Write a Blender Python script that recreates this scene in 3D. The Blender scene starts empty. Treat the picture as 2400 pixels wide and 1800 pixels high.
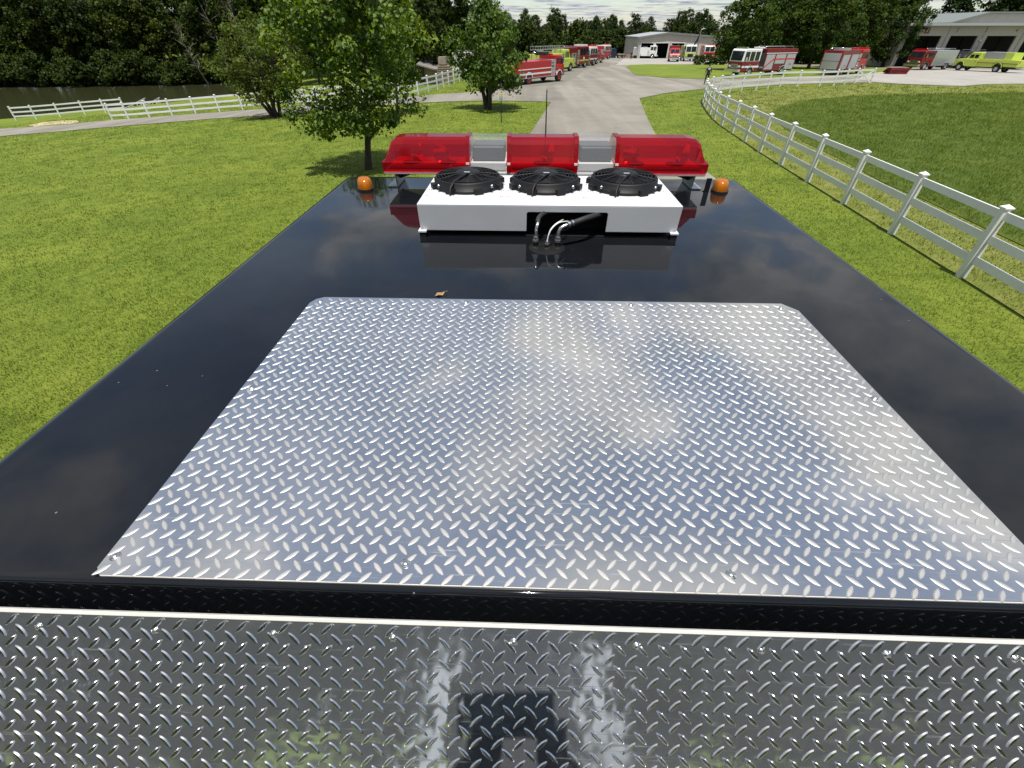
import bpy, bmesh, math, random
import numpy as np
from mathutils import Vector, Matrix
R = math.radians
scene = bpy.context.scene
# ------------------------------------------------------------------ camera
CAMZ = 3.85
F_PX, PITCH, YAW = 1015.5, R(39.25), R(1.72)
cam_d = bpy.data.cameras.new('camera'); cam = bpy.data.objects.new('camera', cam_d)
scene.collection.objects.link(cam)
cam.location = (0, 0, CAMZ); cam.rotation_euler = (R(90) - PITCH, 0, YAW)
cam_d.sensor_width = 36; cam_d.lens = F_PX / 2400 * 36
cam_d.clip_start = 0.02; cam_d.clip_end = 6000
scene.camera = cam
# ------------------------------------------------------------------ world and sun
SUN_EL, SUN_AZ = R(74.5), R(176)          # azimuth clockwise from +Y (the way the engine faces)
SKY_SEED = 6.44
world = bpy.data.worlds.new('World'); scene.world = world; world.use_nodes = True
nt = world.node_tree; nt.nodes.clear()
def N(t, typ, **kw):
    n = t.nodes.new(typ)
    for k, v in kw.items():
        if k in ('ins',):
            for a, b in v.items(): n.inputs[a].default_value = b
        else: setattr(n, k, v)
    return n
out = N(nt, 'ShaderNodeOutputWorld')
sky = N(nt, 'ShaderNodeTexSky', sky_type='NISHITA', sun_disc=False)
sky.sun_elevation = SUN_EL; sky.sun_rotation = SUN_AZ; sky.air_density = 1.0; sky.dust_density = 0.3; sky.ozone_density = 1.8
bg1 = N(nt, 'ShaderNodeBackground', ins={'Strength': 0.105})
bg2 = N(nt, 'ShaderNodeBackground', ins={'Strength': 0.58})
tc = N(nt, 'ShaderNodeTexCoord'); sep = N(nt, 'ShaderNodeSeparateXYZ'); nt.links.new(tc.outputs['Generated'], sep.inputs[0])
zm = N(nt, 'ShaderNodeMath', operation='MAXIMUM', ins={1: 0.0}); nt.links.new(sep.outputs['Z'], zm.inputs[0])
zo = N(nt, 'ShaderNodeMapRange', ins={'From Min': 0.0, 'From Max': 0.3, 'To Min': 0.035, 'To Max': 0.16}); nt.links.new(zm.outputs[0], zo.inputs['Value'])
za = N(nt, 'ShaderNodeMath', operation='ADD'); nt.links.new(zm.outputs[0], za.inputs[0]); nt.links.new(zo.outputs[0], za.inputs[1])
cx = N(nt, 'ShaderNodeMath', operation='DIVIDE'); cy = N(nt, 'ShaderNodeMath', operation='DIVIDE')
nt.links.new(sep.outputs['X'], cx.inputs[0]); nt.links.new(za.outputs[0], cx.inputs[1])
nt.links.new(sep.outputs['Y'], cy.inputs[0]); nt.links.new(za.outputs[0], cy.inputs[1])
cmb = N(nt, 'ShaderNodeCombineXYZ', ins={2: SKY_SEED}); nt.links.new(cx.outputs[0], cmb.inputs[0]); nt.links.new(cy.outputs[0], cmb.inputs[1])
n1 = N(nt, 'ShaderNodeTexNoise', ins={'Scale': 1.15, 'Detail': 9.0, 'Roughness': 0.55, 'Distortion': 0.25}); nt.links.new(cmb.outputs[0], n1.inputs['Vector'])
rm = N(nt, 'ShaderNodeMapRange', interpolation_type='SMOOTHSTEP', ins={'From Min': 0.468, 'From Max': 0.555, 'To Min': 0.24}); nt.links.new(n1.outputs['Fac'], rm.inputs['Value'])
n2 = N(nt, 'ShaderNodeTexNoise', ins={'Scale': 2.6, 'Detail': 7.0, 'Roughness': 0.6}); nt.links.new(cmb.outputs[0], n2.inputs['Vector'])
rc = N(nt, 'ShaderNodeValToRGB'); nt.links.new(n2.outputs['Fac'], rc.inputs[0])
rc.color_ramp.elements[0].position = 0.36; rc.color_ramp.elements[0].color = (0.40, 0.47, 0.57, 1)
rc.color_ramp.elements[1].position = 0.62; rc.color_ramp.elements[1].color = (1.0, 1.0, 1.0, 1)
nt.links.new(rc.outputs[0], bg2.inputs['Color']); tint = N(nt, 'ShaderNodeMix', data_type='RGBA', blend_type='MULTIPLY'); tint.inputs[0].default_value = 1.0; tint.inputs[7].default_value = (0.98, 0.99, 0.99, 1)
nt.links.new(sky.outputs[0], tint.inputs[6]); nt.links.new(tint.outputs[2], bg1.inputs['Color'])
mx = N(nt, 'ShaderNodeMixShader'); nt.links.new(rm.outputs[0], mx.inputs[0]); nt.links.new(bg1.outputs[0], mx.inputs[1]); nt.links.new(bg2.outputs[0], mx.inputs[2])
nt.links.new(mx.outputs[0], out.inputs['Surface'])
sd = bpy.data.lights.new('sun', 'SUN'); sd.energy = 4.9; sd.angle = R(0.53); sd.color = (1.0, 0.95, 0.87)
so = bpy.data.objects.new('sun', sd); scene.collection.objects.link(so)
sun_dir = Vector((math.sin(SUN_AZ) * math.cos(SUN_EL), math.cos(SUN_AZ) * math.cos(SUN_EL), math.sin(SUN_EL)))
so.rotation_euler = sun_dir.to_track_quat('Z', 'Y').to_euler(); so.location = (0, 0, 60)
vs = scene.view_settings; vs.view_transform = 'Standard'; vs.look = 'None'; vs.exposure = 0.35; vs.gamma = 1.0; vs.use_curve_mapping = False
scene.cycles.max_bounces = 8; scene.cycles.transparent_max_bounces = 16
scene.cycles.caustics_reflective = False; scene.cycles.caustics_refractive = False
try:
    scene.cycles.use_denoising = True
except Exception: pass

# ------------------------------------------------------------------ pixel rays (photo at 2212 wide) and terrain
S = 2400 / 2212
c_f = np.array([-math.sin(YAW) * math.cos(PITCH), math.cos(YAW) * math.cos(PITCH), -math.sin(PITCH)])
c_r = np.array([math.cos(YAW), math.sin(YAW), 0.0]); c_u = np.cross(c_r, c_f)
CAM = np.array([0, 0, CAMZ])
def ray(u, v):
    d = c_f + (u * S - 1200) / F_PX * c_r - (v * S - 900) / F_PX * c_u
    return d / np.linalg.norm(d)
def at_z(u, v, z):
    d = ray(u, v); return CAM + d * ((z - CAMZ) / d[2])
def at_y(u, v, y):
    d = ray(u, v); return CAM + d * (y / d[1])
WATER = -5.3
near_shore = [(-140, 268), (0, 258), (120, 249), (230, 241), (340, 233), (450, 223), (540, 214), (600, 203)]
far_shore = [(585, 180), (520, 181), (400, 184), (300, 187), (200, 188.5), (100, 190), (0, 191), (-140, 193)]
POND = np.array([at_z(u, v, WATER)[:2] for u, v in near_shore + far_shore])
def sp(t, k=3.0):
    t = np.asarray(t, float); return np.where(t / k > 30, t, k * np.log1p(np.exp(np.clip(t / k, -40, 30))))
def poly_sd(px, py, poly):
    """signed distance, negative inside"""
    px = np.asarray(px, float); py = np.asarray(py, float)
    d2 = np.full(px.shape, 1e18); inside = np.zeros(px.shape, bool)
    n = len(poly)
    for i in range(n):
        ax, ay = poly[i]; bx, by = poly[(i + 1) % n]
        ex, ey = bx - ax, by - ay; L = ex * ex + ey * ey + 1e-12
        t = np.clip(((px - ax) * ex + (py - ay) * ey) / L, 0, 1)
        d2 = np.minimum(d2, (px - ax - t * ex) ** 2 + (py - ay - t * ey) ** 2)
        c = ((ay > py) != (by > py)) & (px < (bx - ax) * (py - ay) / (by - ay + 1e-12) + ax)
        inside ^= c
    return np.where(inside, -1, 1) * np.sqrt(d2)
def terrain(x, y):
    x = np.asarray(x, float); y = np.asarray(y, float)
    yy = np.clip(y, -60, 170)
    drop = 0.017 * (sp(yy - 15) - 0.02) + 0.07 * sp(-x - 6, 2.0)
    drop = 4.75 - sp(4.75 - drop, 0.35)
    z = -drop
    s = poly_sd(x, y, POND)
    k = np.clip((s + 1.0) / 9.0, 0, 1); k = k * k * (3 - 2 * k)
    return (WATER - 0.7) * (1 - k) + z * k
def gz(x, y): return float(terrain(np.array([x]), np.array([y]))[0])
def px(u, v, lift=0.0):
    """pixel of the photo -> point on the ground"""
    d = ray(u, v); t0, t1 = 2.0, None
    ts = np.concatenate([np.linspace(2, 60, 117), np.linspace(60.5, 420, 720)])
    P = CAM[None, :] + ts[:, None] * d[None, :]
    h = P[:, 2] - terrain(P[:, 0], P[:, 1])
    idx = np.where(h < 0)[0]
    i = int(idx[0]) if len(idx) else len(ts) - 1
    if i == 0: t = ts[0]
    else:
        a, b = ts[i - 1], ts[i]; ha, hb = h[i - 1], h[i]
        t = a + (b - a) * ha / (ha - hb) if ha != hb else b
    p = CAM + d * t
    return np.array([p[0], p[1], gz(p[0], p[1]) + lift])

# ------------------------------------------------------------------ materials
MATS = {}
def base_mat(name):
    m = bpy.data.materials.new(name); m.use_nodes = True
    t = m.node_tree; b = t.nodes['Principled BSDF']; return m, t, b
def mat(name, col, rough=0.5, metal=0.0, var=0.08, vscale=6.0, bump=0.0, bscale=40.0, coat=0.0, spec=0.5, rvar=0.0):
    if name in MATS: return MATS[name]
    m, t, b = base_mat(name)
    b.inputs['Roughness'].default_value = rough; b.inputs['Metallic'].default_value = metal
    b.inputs['Specular IOR Level'].default_value = spec
    b.inputs['Coat Weight'].default_value = coat; b.inputs['Coat Roughness'].default_value = 0.04
    co = N(t, 'ShaderNodeTexCoord'); no = N(t, 'ShaderNodeTexNoise', ins={'Scale': vscale, 'Detail': 5.0, 'Roughness': 0.6})
    t.links.new(co.outputs['Object'], no.inputs['Vector'])
    ra = N(t, 'ShaderNodeValToRGB'); t.links.new(no.outputs['Fac'], ra.inputs[0])
    ra.color_ramp.elements[0].position = 0.3; ra.color_ramp.elements[1].position = 0.7
    ra.color_ramp.elements[0].color = (*[c * (1 - var) for c in col], 1); ra.color_ramp.elements[1].color = (*[min(1, c * (1 + var)) for c in col], 1)
    t.links.new(ra.outputs[0], b.inputs['Base Color'])
    if rvar:
        mr = N(t, 'ShaderNodeMapRange', ins={'From Min': 0.3, 'From Max': 0.7, 'To Min': max(0.02, rough - rvar), 'To Max': rough + rvar})
        n3 = N(t, 'ShaderNodeTexNoise', ins={'Scale': vscale * 2.3, 'Detail': 6.0}); t.links.new(co.outputs['Object'], n3.inputs['Vector'])
        t.links.new(n3.outputs['Fac'], mr.inputs['Value']); t.links.new(mr.outputs[0], b.inputs['Roughness'])
    if bump:
        nb = N(t, 'ShaderNodeTexNoise', ins={'Scale': bscale, 'Detail': 4.0}); t.links.new(co.outputs['Object'], nb.inputs['Vector'])
        bp = N(t, 'ShaderNodeBump', ins={'Strength': 0.6, 'Distance': bump}); t.links.new(nb.outputs['Fac'], bp.inputs['Height']); t.links.new(bp.outputs[0], b.inputs['Normal'])
    MATS[name] = m; return m
def leaf_mat(name, c0, c1, c2, trans=0.35, scale=0.5, spec=0.15):
    if name in MATS: return MATS[name]
    m, t, b = base_mat(name); b.inputs['Roughness'].default_value = 0.6; b.inputs['Specular IOR Level'].default_value = spec
    at = N(t, 'ShaderNodeAttribute', attribute_name='lf')
    oi = N(t, 'ShaderNodeObjectInfo')
    ad = N(t, 'ShaderNodeMath', operation='MULTIPLY_ADD', ins={1: 0.25}); t.links.new(oi.outputs['Random'], ad.inputs[0]); 
    sc = N(t, 'ShaderNodeMath', operation='MULTIPLY', ins={1: 0.8}); t.links.new(at.outputs['Fac'], sc.inputs[0]); t.links.new(sc.outputs[0], ad.inputs[2])
    ra = N(t, 'ShaderNodeValToRGB'); t.links.new(ad.outputs[0], ra.inputs[0])
    e = ra.color_ramp.elements; e[0].position = 0.1; e[0].color = (*c0, 1); e[1].position = 0.95; e[1].color = (*c2, 1)
    k = e.new(0.5); k.color = (*c1, 1)
    t.links.new(ra.outputs[0], b.inputs['Base Color'])
    tr = N(t, 'ShaderNodeBsdfTranslucent'); hs = N(t, 'ShaderNodeHueSaturation', ins={'Hue': 0.485, 'Saturation': 1.15, 'Value': 1.5}); t.links.new(ra.outputs[0], hs.inputs['Color']); t.links.new(hs.outputs[0], tr.inputs['Color'])
    ms = N(t, 'ShaderNodeMixShader', ins={0: trans}); t.links.new(b.outputs[0], ms.inputs[1]); t.links.new(tr.outputs[0], ms.inputs[2])
    t.links.new(ms.outputs[0], t.nodes['Material Output'].inputs['Surface'])
    MATS[name] = m; return m
def ramp_ground(name, stops, scale, scale2, rough=0.9, bump=0.02, bscale=30.0, dist=0.0, speck=None):
    m, t, b = base_mat(name); b.inputs['Roughness'].default_value = rough; b.inputs['Specular IOR Level'].default_value = 0.25
    co = N(t, 'ShaderNodeTexCoord')
    a = N(t, 'ShaderNodeTexNoise', ins={'Scale': scale, 'Detail': 6.0, 'Roughness': 0.65, 'Distortion': dist}); c = N(t, 'ShaderNodeTexNoise', ins={'Scale': scale2, 'Detail': 5.0, 'Roughness': 0.7})
    t.links.new(co.outputs['Object'], a.inputs['Vector']); t.links.new(co.outputs['Object'], c.inputs['Vector'])
    mi = N(t, 'ShaderNodeMath', operation='MULTIPLY_ADD', ins={1: 0.5}); hf = N(t, 'ShaderNodeMath', operation='MULTIPLY', ins={1: 0.5})
    t.links.new(a.outputs['Fac'], hf.inputs[0]); t.links.new(c.outputs['Fac'], mi.inputs[0]); t.links.new(hf.outputs[0], mi.inputs[2])
    ra = N(t, 'ShaderNodeValToRGB'); t.links.new(mi.outputs[0], ra.inputs[0]); e = ra.color_ramp.elements
    e[0].position, e[0].color = stops[0][0], (*stops[0][1], 1); e[1].position, e[1].color = stops[-1][0], (*stops[-1][1], 1)
    for p_, c_ in stops[1:-1]: k = e.new(p_); k.color = (*c_, 1)
    t.links.new(ra.outputs[0], b.inputs['Base Color'])
    nb = N(t, 'ShaderNodeTexNoise', ins={'Scale': bscale, 'Detail': 6.0, 'Roughness': 0.7}); t.links.new(co.outputs['Object'], nb.inputs['Vector'])
    bp = N(t, 'ShaderNodeBump', ins={'Strength': 0.8, 'Distance': bump}); t.links.new(nb.outputs['Fac'], bp.inputs['Height']); t.links.new(bp.outputs[0], b.inputs['Normal'])
    MATS[name] = m; return m
def tint_clear(name, col, tfac, rough=0.06, body=None):
    m, t, b = base_mat(name); b.inputs['Base Color'].default_value = (*(body or col), 1); b.inputs['Roughness'].default_value = rough
    b.inputs['Coat Weight'].default_value = 0.6; b.inputs['Coat Roughness'].default_value = 0.03
    tr = N(t, 'ShaderNodeBsdfTransparent'); tr.inputs[0].default_value = (*col, 1)
    ms = N(t, 'ShaderNodeMixShader', ins={0: tfac}); t.links.new(b.outputs[0], ms.inputs[1]); t.links.new(tr.outputs[0], ms.inputs[2])
    t.links.new(ms.outputs[0], t.nodes['Material Output'].inputs['Surface']); MATS[name] = m; return m
def metal_sheet(name, col, r0, r1, wav, wscale, scratch=0.3, metal=1.0):
    m, t, b = base_mat(name); b.inputs['Metallic'].default_value = metal
    co = N(t, 'ShaderNodeTexCoord')
    n_ = N(t, 'ShaderNodeTexNoise', ins={'Scale': 5.0, 'Detail': 8.0, 'Roughness': 0.7}); t.links.new(co.outputs['Object'], n_.inputs['Vector'])
    mr = N(t, 'ShaderNodeMapRange', ins={'From Min': 0.35, 'From Max': 0.68, 'To Min': r0, 'To Max': r1}); t.links.new(n_.outputs['Fac'], mr.inputs['Value'])
    # fine rubbed scratches, stretched along x
    mp = N(t, 'ShaderNodeMapping', ins={'Scale': (9.0, 220.0, 160.0), 'Rotation': (0, 0, 0.12)}); t.links.new(co.outputs['Object'], mp.inputs['Vector'])
    ns = N(t, 'ShaderNodeTexNoise', ins={'Scale': 1.0, 'Detail': 3.0}); t.links.new(mp.outputs[0], ns.inputs['Vector'])
    sr = N(t, 'ShaderNodeMapRange', ins={'From Min': 0.60, 'From Max': 0.78, 'To Min': 0.0, 'To Max': scratch}); t.links.new(ns.outputs['Fac'], sr.inputs['Value'])
    ad = N(t, 'ShaderNodeMath', operation='ADD'); t.links.new(mr.outputs[0], ad.inputs[0]); t.links.new(sr.outputs[0], ad.inputs[1]); t.links.new(ad.outputs[0], b.inputs['Roughness'])
    nc = N(t, 'ShaderNodeTexNoise', ins={'Scale': 9.0, 'Detail': 6.0, 'Roughness': 0.7}); t.links.new(co.outputs['Object'], nc.inputs['Vector'])
    ra = N(t, 'ShaderNodeValToRGB'); t.links.new(nc.outputs['Fac'], ra.inputs[0]); ra.color_ramp.elements[0].position = 0.3; ra.color_ramp.elements[1].position = 0.72
    ra.color_ramp.elements[0].color = (*[c * 0.88 for c in col], 1); ra.color_ramp.elements[1].color = (*[min(1, c * 1.06) for c in col], 1); t.links.new(ra.outputs[0], b.inputs['Base Color'])
    nb = N(t, 'ShaderNodeTexNoise', ins={'Scale': wscale, 'Detail': 2.0}); t.links.new(co.outputs['Object'], nb.inputs['Vector'])
    bp = N(t, 'ShaderNodeBump', ins={'Strength': 1.0, 'Distance': wav}); t.links.new(nb.outputs['Fac'], bp.inputs['Height']); t.links.new(bp.outputs[0], b.inputs['Normal'])
    MATS[name] = m; return m

M_white = mat('white_vinyl', (0.68, 0.69, 0.68), 0.45, var=0.09, vscale=2.2)
M_glass = mat('dark_glass', (0.015, 0.02, 0.025), 0.05, var=0.3, spec=0.8)
M_chrome = mat('chrome', (0.72, 0.73, 0.75), 0.18, 1.0, var=0.06, rvar=0.06)
M_alu = mat('aluminium', (0.55, 0.56, 0.57), 0.38, 0.85, var=0.08, rvar=0.08)
M_tyre = mat('tyre_rubber', (0.022, 0.022, 0.022), 0.85, var=0.25, vscale=8)
M_black = mat('black_trim', (0.012, 0.012, 0.013), 0.45, var=0.2)
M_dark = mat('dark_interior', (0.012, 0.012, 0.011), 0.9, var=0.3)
M_red = mat('engine_red', (0.40, 0.006, 0.010), 0.35, var=0.08, coat=0.25)
M_dred = mat('dark_red', (0.155, 0.004, 0.009), 0.3, var=0.08, coat=0.3)
M_lime = mat('lime_yellow', (0.50, 0.60, 0.10), 0.35, var=0.06, coat=0.5)
M_wpaint = mat('white_paint', (0.76, 0.76, 0.74), 0.35, var=0.04, coat=0.4)
M_ypaint = mat('yellow_paint', (0.65, 0.45, 0.05), 0.5, var=0.1)
M_redglow = mat('red_lens', (0.55, 0.01, 0.01), 0.2, var=0.1, coat=0.5)
M_amber = tint_clear('amber_lens', (0.95, 0.45, 0.06), 0.40, 0.10, (0.60, 0.19, 0.010))
M_lamp = mat('lamp_lens', (0.75, 0.75, 0.7), 0.1, var=0.05, coat=0.6)
M_bark = mat('bark', (0.055, 0.042, 0.032), 0.9, var=0.35, vscale=9, bump=0.02, bscale=18)
M_paleb = mat('pale_dead_wood', (0.23, 0.20, 0.165), 0.9, var=0.25, vscale=6, bump=0.015, bscale=14)
M_wood = mat('weathered_wood', (0.26, 0.20, 0.14), 0.85, var=0.25, vscale=5, bump=0.01)
M_skin = mat('skin', (0.52, 0.30, 0.21), 0.5, var=0.06)

# ------------------------------------------------------------------ mesh helpers
COL = scene.collection
def link(o, parent=None):
    COL.objects.link(o)
    if parent is not None: o.parent = parent
    return o
def tag(o, label=None, cat=None, group=None, kind=None):
    if label: o['label'] = label
    if cat: o['category'] = cat
    if group: o['group'] = group
    if kind: o['kind'] = kind
    return o
def empty(name, loc, rz=0, label=None, cat=None, group=None):
    o = bpy.data.objects.new(name, None); o.empty_display_size = 0.2; link(o); o.location = loc; o.rotation_euler = (0, 0, rz)
    return tag(o, label, cat, group)
def np_mesh(name, V, F, mats, lf=None, smooth=False):
    V = np.asarray(V, np.float32); F = np.asarray(F, np.int32); k = F.shape[1]
    me = bpy.data.meshes.new(name); me.vertices.add(len(V)); me.vertices.foreach_set('co', V.ravel())
    me.loops.add(F.size); me.loops.foreach_set('vertex_index', F.ravel())
    me.polygons.add(len(F)); me.polygons.foreach_set('loop_start', np.arange(0, F.size, k, dtype=np.int32)); me.polygons.foreach_set('loop_total', np.full(len(F), k, np.int32))
    if smooth: me.polygons.foreach_set('use_smooth', np.ones(len(F), bool))
    if lf is not None:
        a = me.attributes.new('lf', 'FLOAT', 'POINT'); a.data.foreach_set('value', np.asarray(lf, np.float32))
    for m in (mats if isinstance(mats, (list, tuple)) else [mats]): me.materials.append(m)
    me.update(calc_edges=True); me.validate(); return me
class MB:
    def __init__(s): s.v = []; s.f = []; s.mi = []; s.sm = []
    def add(s, vs, fs, mi=0, smooth=False, M=None):
        o = len(s.v)
        s.v += [tuple(M @ Vector(p)) if M is not None else tuple(p) for p in vs]
        for f in fs: s.f.append(tuple(o + i for i in f)); s.mi.append(mi); s.sm.append(smooth)
        return s
    def box(s, x0, x1, y0, y1, z0, z1, mi=0, M=None, ch=0.0):
        if ch <= 0:
            vs = [(x, y, z) for z in (z0, z1) for y in (y0, y1) for x in (x0, x1)]
            return s.add(vs, [(0, 2, 3, 1), (4, 5, 7, 6), (0, 1, 5, 4), (2, 6, 7, 3), (0, 4, 6, 2), (1, 3, 7, 5)], mi, M=M)
        bm = bmesh.new(); bmesh.ops.create_cube(bm, size=1.0)
        for v in bm.verts: v.co = Vector(((x0 + x1) / 2 + v.co.x * (x1 - x0), (y0 + y1) / 2 + v.co.y * (y1 - y0), (z0 + z1) / 2 + v.co.z * (z1 - z0)))
        bmesh.ops.bevel(bm, geom=list(bm.edges), offset=ch, segments=2, affect='EDGES', clamp_overlap=True)
        bm.verts.index_update()
        s.add([v.co.copy() for v in bm.verts], [[v.index for v in f.verts] for f in bm.faces], mi, M=M); bm.free(); return s
    def prism(s, pts, a0, a1, axis='y', mi=0, M=None, caps=True):
        """2-D outline extruded along an axis; axis y -> pts are (x,z); z -> (x,y); x -> (y,z)"""
        n = len(pts); f3 = {'y': lambda p, a: (p[0], a, p[1]), 'z': lambda p, a: (p[0], p[1], a), 'x': lambda p, a: (a, p[0], p[1])}[axis]
        vs = [f3(p, a0) for p in pts] + [f3(p, a1) for p in pts]
        fs = [(i, (i + 1) % n, n + (i + 1) % n, n + i) for i in range(n)]
        if caps: fs += [tuple(range(n))[::-1], tuple(range(n, 2 * n))]
        return s.add(vs, fs, mi, M=M)
    def cyl(s, p0, p1, r0, r1=None, n=12, mi=0, smooth=True, caps=True, M=None):
        r1 = r0 if r1 is None else r1; p0 = Vector(p0); p1 = Vector(p1); d = (p1 - p0)
        q = d.to_track_quat('Z', 'Y') if d.length > 1e-9 else Matrix.Identity(3).to_quaternion()
        vs = []
        for p, r in ((p0, r0), (p1, r1)):
            for i in range(n):
                a = 2 * math.pi * i / n; vs.append(p + q @ Vector((r * math.cos(a), r * math.sin(a), 0)))
        s.add(vs, [(i, (i + 1) % n, n + (i + 1) % n, n + i) for i in range(n)], mi, smooth, M)
        if caps: s.add(vs[:n][::-1], [tuple(range(n))], mi, False, M); s.add(vs[n:], [tuple(range(n))], mi, False, M)
        return s
    def tube(s, pts, rad, n=8, mi=0, M=None, caps=True):
        pts = [Vector(p) for p in pts]; rads = rad if isinstance(rad, (list, tuple)) else [rad] * len(pts)
        vs = []; up = Vector((0.13, 0.31, 0.94))
        for i, p in enumerate(pts):
            d = (pts[min(i + 1, len(pts) - 1)] - pts[max(i - 1, 0)]); d.normalize()
            a = d.cross(up)
            if a.length < 1e-3: a = d.cross(Vector((1, 0, 0)))
            a.normalize(); b = d.cross(a)
            for k in range(n):
                t = 2 * math.pi * k / n; vs.append(p + (a * math.cos(t) + b * math.sin(t)) * rads[i])
        fs = [(i * n + k, i * n + (k + 1) % n, (i + 1) * n + (k + 1) % n, (i + 1) * n + k) for i in range(len(pts) - 1) for k in range(n)]
        s.add(vs, fs, mi, True, M)
        if caps: s.add(vs[:n], [tuple(range(n))], mi, False, M); s.add(vs[-n:], [tuple(range(n))[::-1]], mi, False, M)
        return s
    def lathe(s, prof, axis_p=(0, 0, 0), n=24, mi=0, smooth=True, M=None, T=None):
        """profile (r,z) spun about local z; T = 4x4 placing"""
        vs = []
        for r, z in prof:
            for k in range(n):
                a = 2 * math.pi * k / n; p = Vector((r * math.cos(a), r * math.sin(a), z)); vs.append((T @ p) if T is not None else p + Vector(axis_p))
        m = len(prof); fs = [(i * n + k, i * n + (k + 1) % n, (i + 1) * n + (k + 1) % n, (i + 1) * n + k) for i in range(m - 1) for k in range(n)]
        return s.add(vs, fs, mi, smooth, M)
    def mesh(s, name, mats):
        me = bpy.data.meshes.new(name); me.from_pydata([tuple(v) for v in s.v], [], s.f)
        for m in (mats if isinstance(mats, (list, tuple)) else [mats]): me.materials.append(m)
        me.polygons.foreach_set('material_index', s.mi); me.polygons.foreach_set('use_smooth', s.sm); me.update()
        bm = bmesh.new(); bm.from_mesh(me); bmesh.ops.recalc_face_normals(bm, faces=bm.faces); bm.to_mesh(me); bm.free(); return me
    def build(s, name, mats, parent=None, loc=None, bevel=0.0):
        o = bpy.data.objects.new(name, s.mesh(name, mats)); link(o, parent)
        if loc is not None: o.location = loc
        if bevel:
            b = o.modifiers.new('bevel', 'BEVEL'); b.width = bevel; b.segments = 2; b.limit_method = 'ANGLE'; b.angle_limit = R(40)
        return o
def inst(name, me, parent=None, loc=(0, 0, 0), rot=(0, 0, 0), scale=(1, 1, 1)):
    o = bpy.data.objects.new(name, me); link(o, parent); o.location = loc; o.rotation_euler = rot; o.scale = scale; return o
def smooth_arc(cx_, cz_, r, a0, a1, n): return [(cx_ + r * math.cos(a0 + (a1 - a0) * i / n), cz_ + r * math.sin(a0 + (a1 - a0) * i / n)) for i in range(n + 1)]
# ------------------------------------------------------------------ the ground, yard, water
rng = np.random.default_rng(7); random.seed(7)
def axis_lines(a, b, st, far):
    mid = np.arange(a, b + 0.01, st); ext = np.array([10, 25, 50, 100, 200, 450, 1000, 2200, 4000.0]); ext = ext[ext < far]
    return np.concatenate([a - ext[::-1], mid, b + ext])
GX = axis_lines(-112, 164, 1.5, 4500); GY = axis_lines(-60, 216, 1.5, 4500)
M_lawn = ramp_ground('lawn_soil_and_grass', [(0.30, (0.060, 0.098, 0.009)), (0.46, (0.110, 0.155, 0.014)), (0.58, (0.165, 0.205, 0.022)), (0.72, (0.205, 0.215, 0.038))], 0.35, 9.0, bump=0.05, bscale=22, dist=0.6)
M_field = ramp_ground('field_grass', [(0.30, (0.040, 0.070, 0.007)), (0.5, (0.075, 0.112, 0.011)), (0.68, (0.13, 0.155, 0.020))], 0.5, 7.0, bump=0.12, bscale=14, dist=0.8)
M_dry = ramp_ground('dry_mown_grass', [(0.30, (0.085, 0.115, 0.016)), (0.5, (0.145, 0.17, 0.030)), (0.70, (0.25, 0.225, 0.08))], 0.9, 8.0, bump=0.05, bscale=24)
M_road = ramp_ground('pale_worn_asphalt', [(0.32, (0.15, 0.138, 0.115)), (0.5, (0.215, 0.20, 0.170)), (0.68, (0.275, 0.258, 0.225))], 0.22, 26.0, bump=0.006, bscale=60, dist=1.2)
M_gravel = ramp_ground('pale_gravel', [(0.32, (0.235, 0.222, 0.20)), (0.5, (0.305, 0.29, 0.265)), (0.7, (0.38, 0.365, 0.335))], 0.3, 20.0, bump=0.02, bscale=40, dist=0.8)
M_dgravel = ramp_ground('grey_gravel', [(0.32, (0.11, 0.105, 0.085)), (0.5, (0.165, 0.16, 0.130)), (0.7, (0.22, 0.21, 0.175))], 0.5, 18.0, bump=0.02, bscale=40)
M_sand = ramp_ground('sand_and_straw', [(0.3, (0.34, 0.27, 0.14)), (0.5, (0.46, 0.38, 0.22)), (0.7, (0.36, 0.34, 0.16))], 0.8, 9.0, bump=0.03)
M_mulch = ramp_ground('mulch', [(0.3, (0.02, 0.014, 0.009)), (0.5, (0.04, 0.028, 0.018)), (0.7, (0.06, 0.04, 0.025))], 3, 30.0, bump=0.04)
gx, gy = np.meshgrid(GX, GY); gzv = terrain(gx.ravel(), gy.ravel())
nx, ny = len(GX), len(GY); ii = np.arange(nx * ny).reshape(ny, nx)
Fg = np.stack([ii[:-1, :-1].ravel(), ii[:-1, 1:].ravel(), ii[1:, 1:].ravel(), ii[1:, :-1].ravel()], 1)
g = link(bpy.data.objects.new('lawn', np_mesh('lawn', np.stack([gx.ravel(), gy.ravel(), gzv], 1), Fg, M_lawn, smooth=True))); tag(g, kind='structure')
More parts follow.
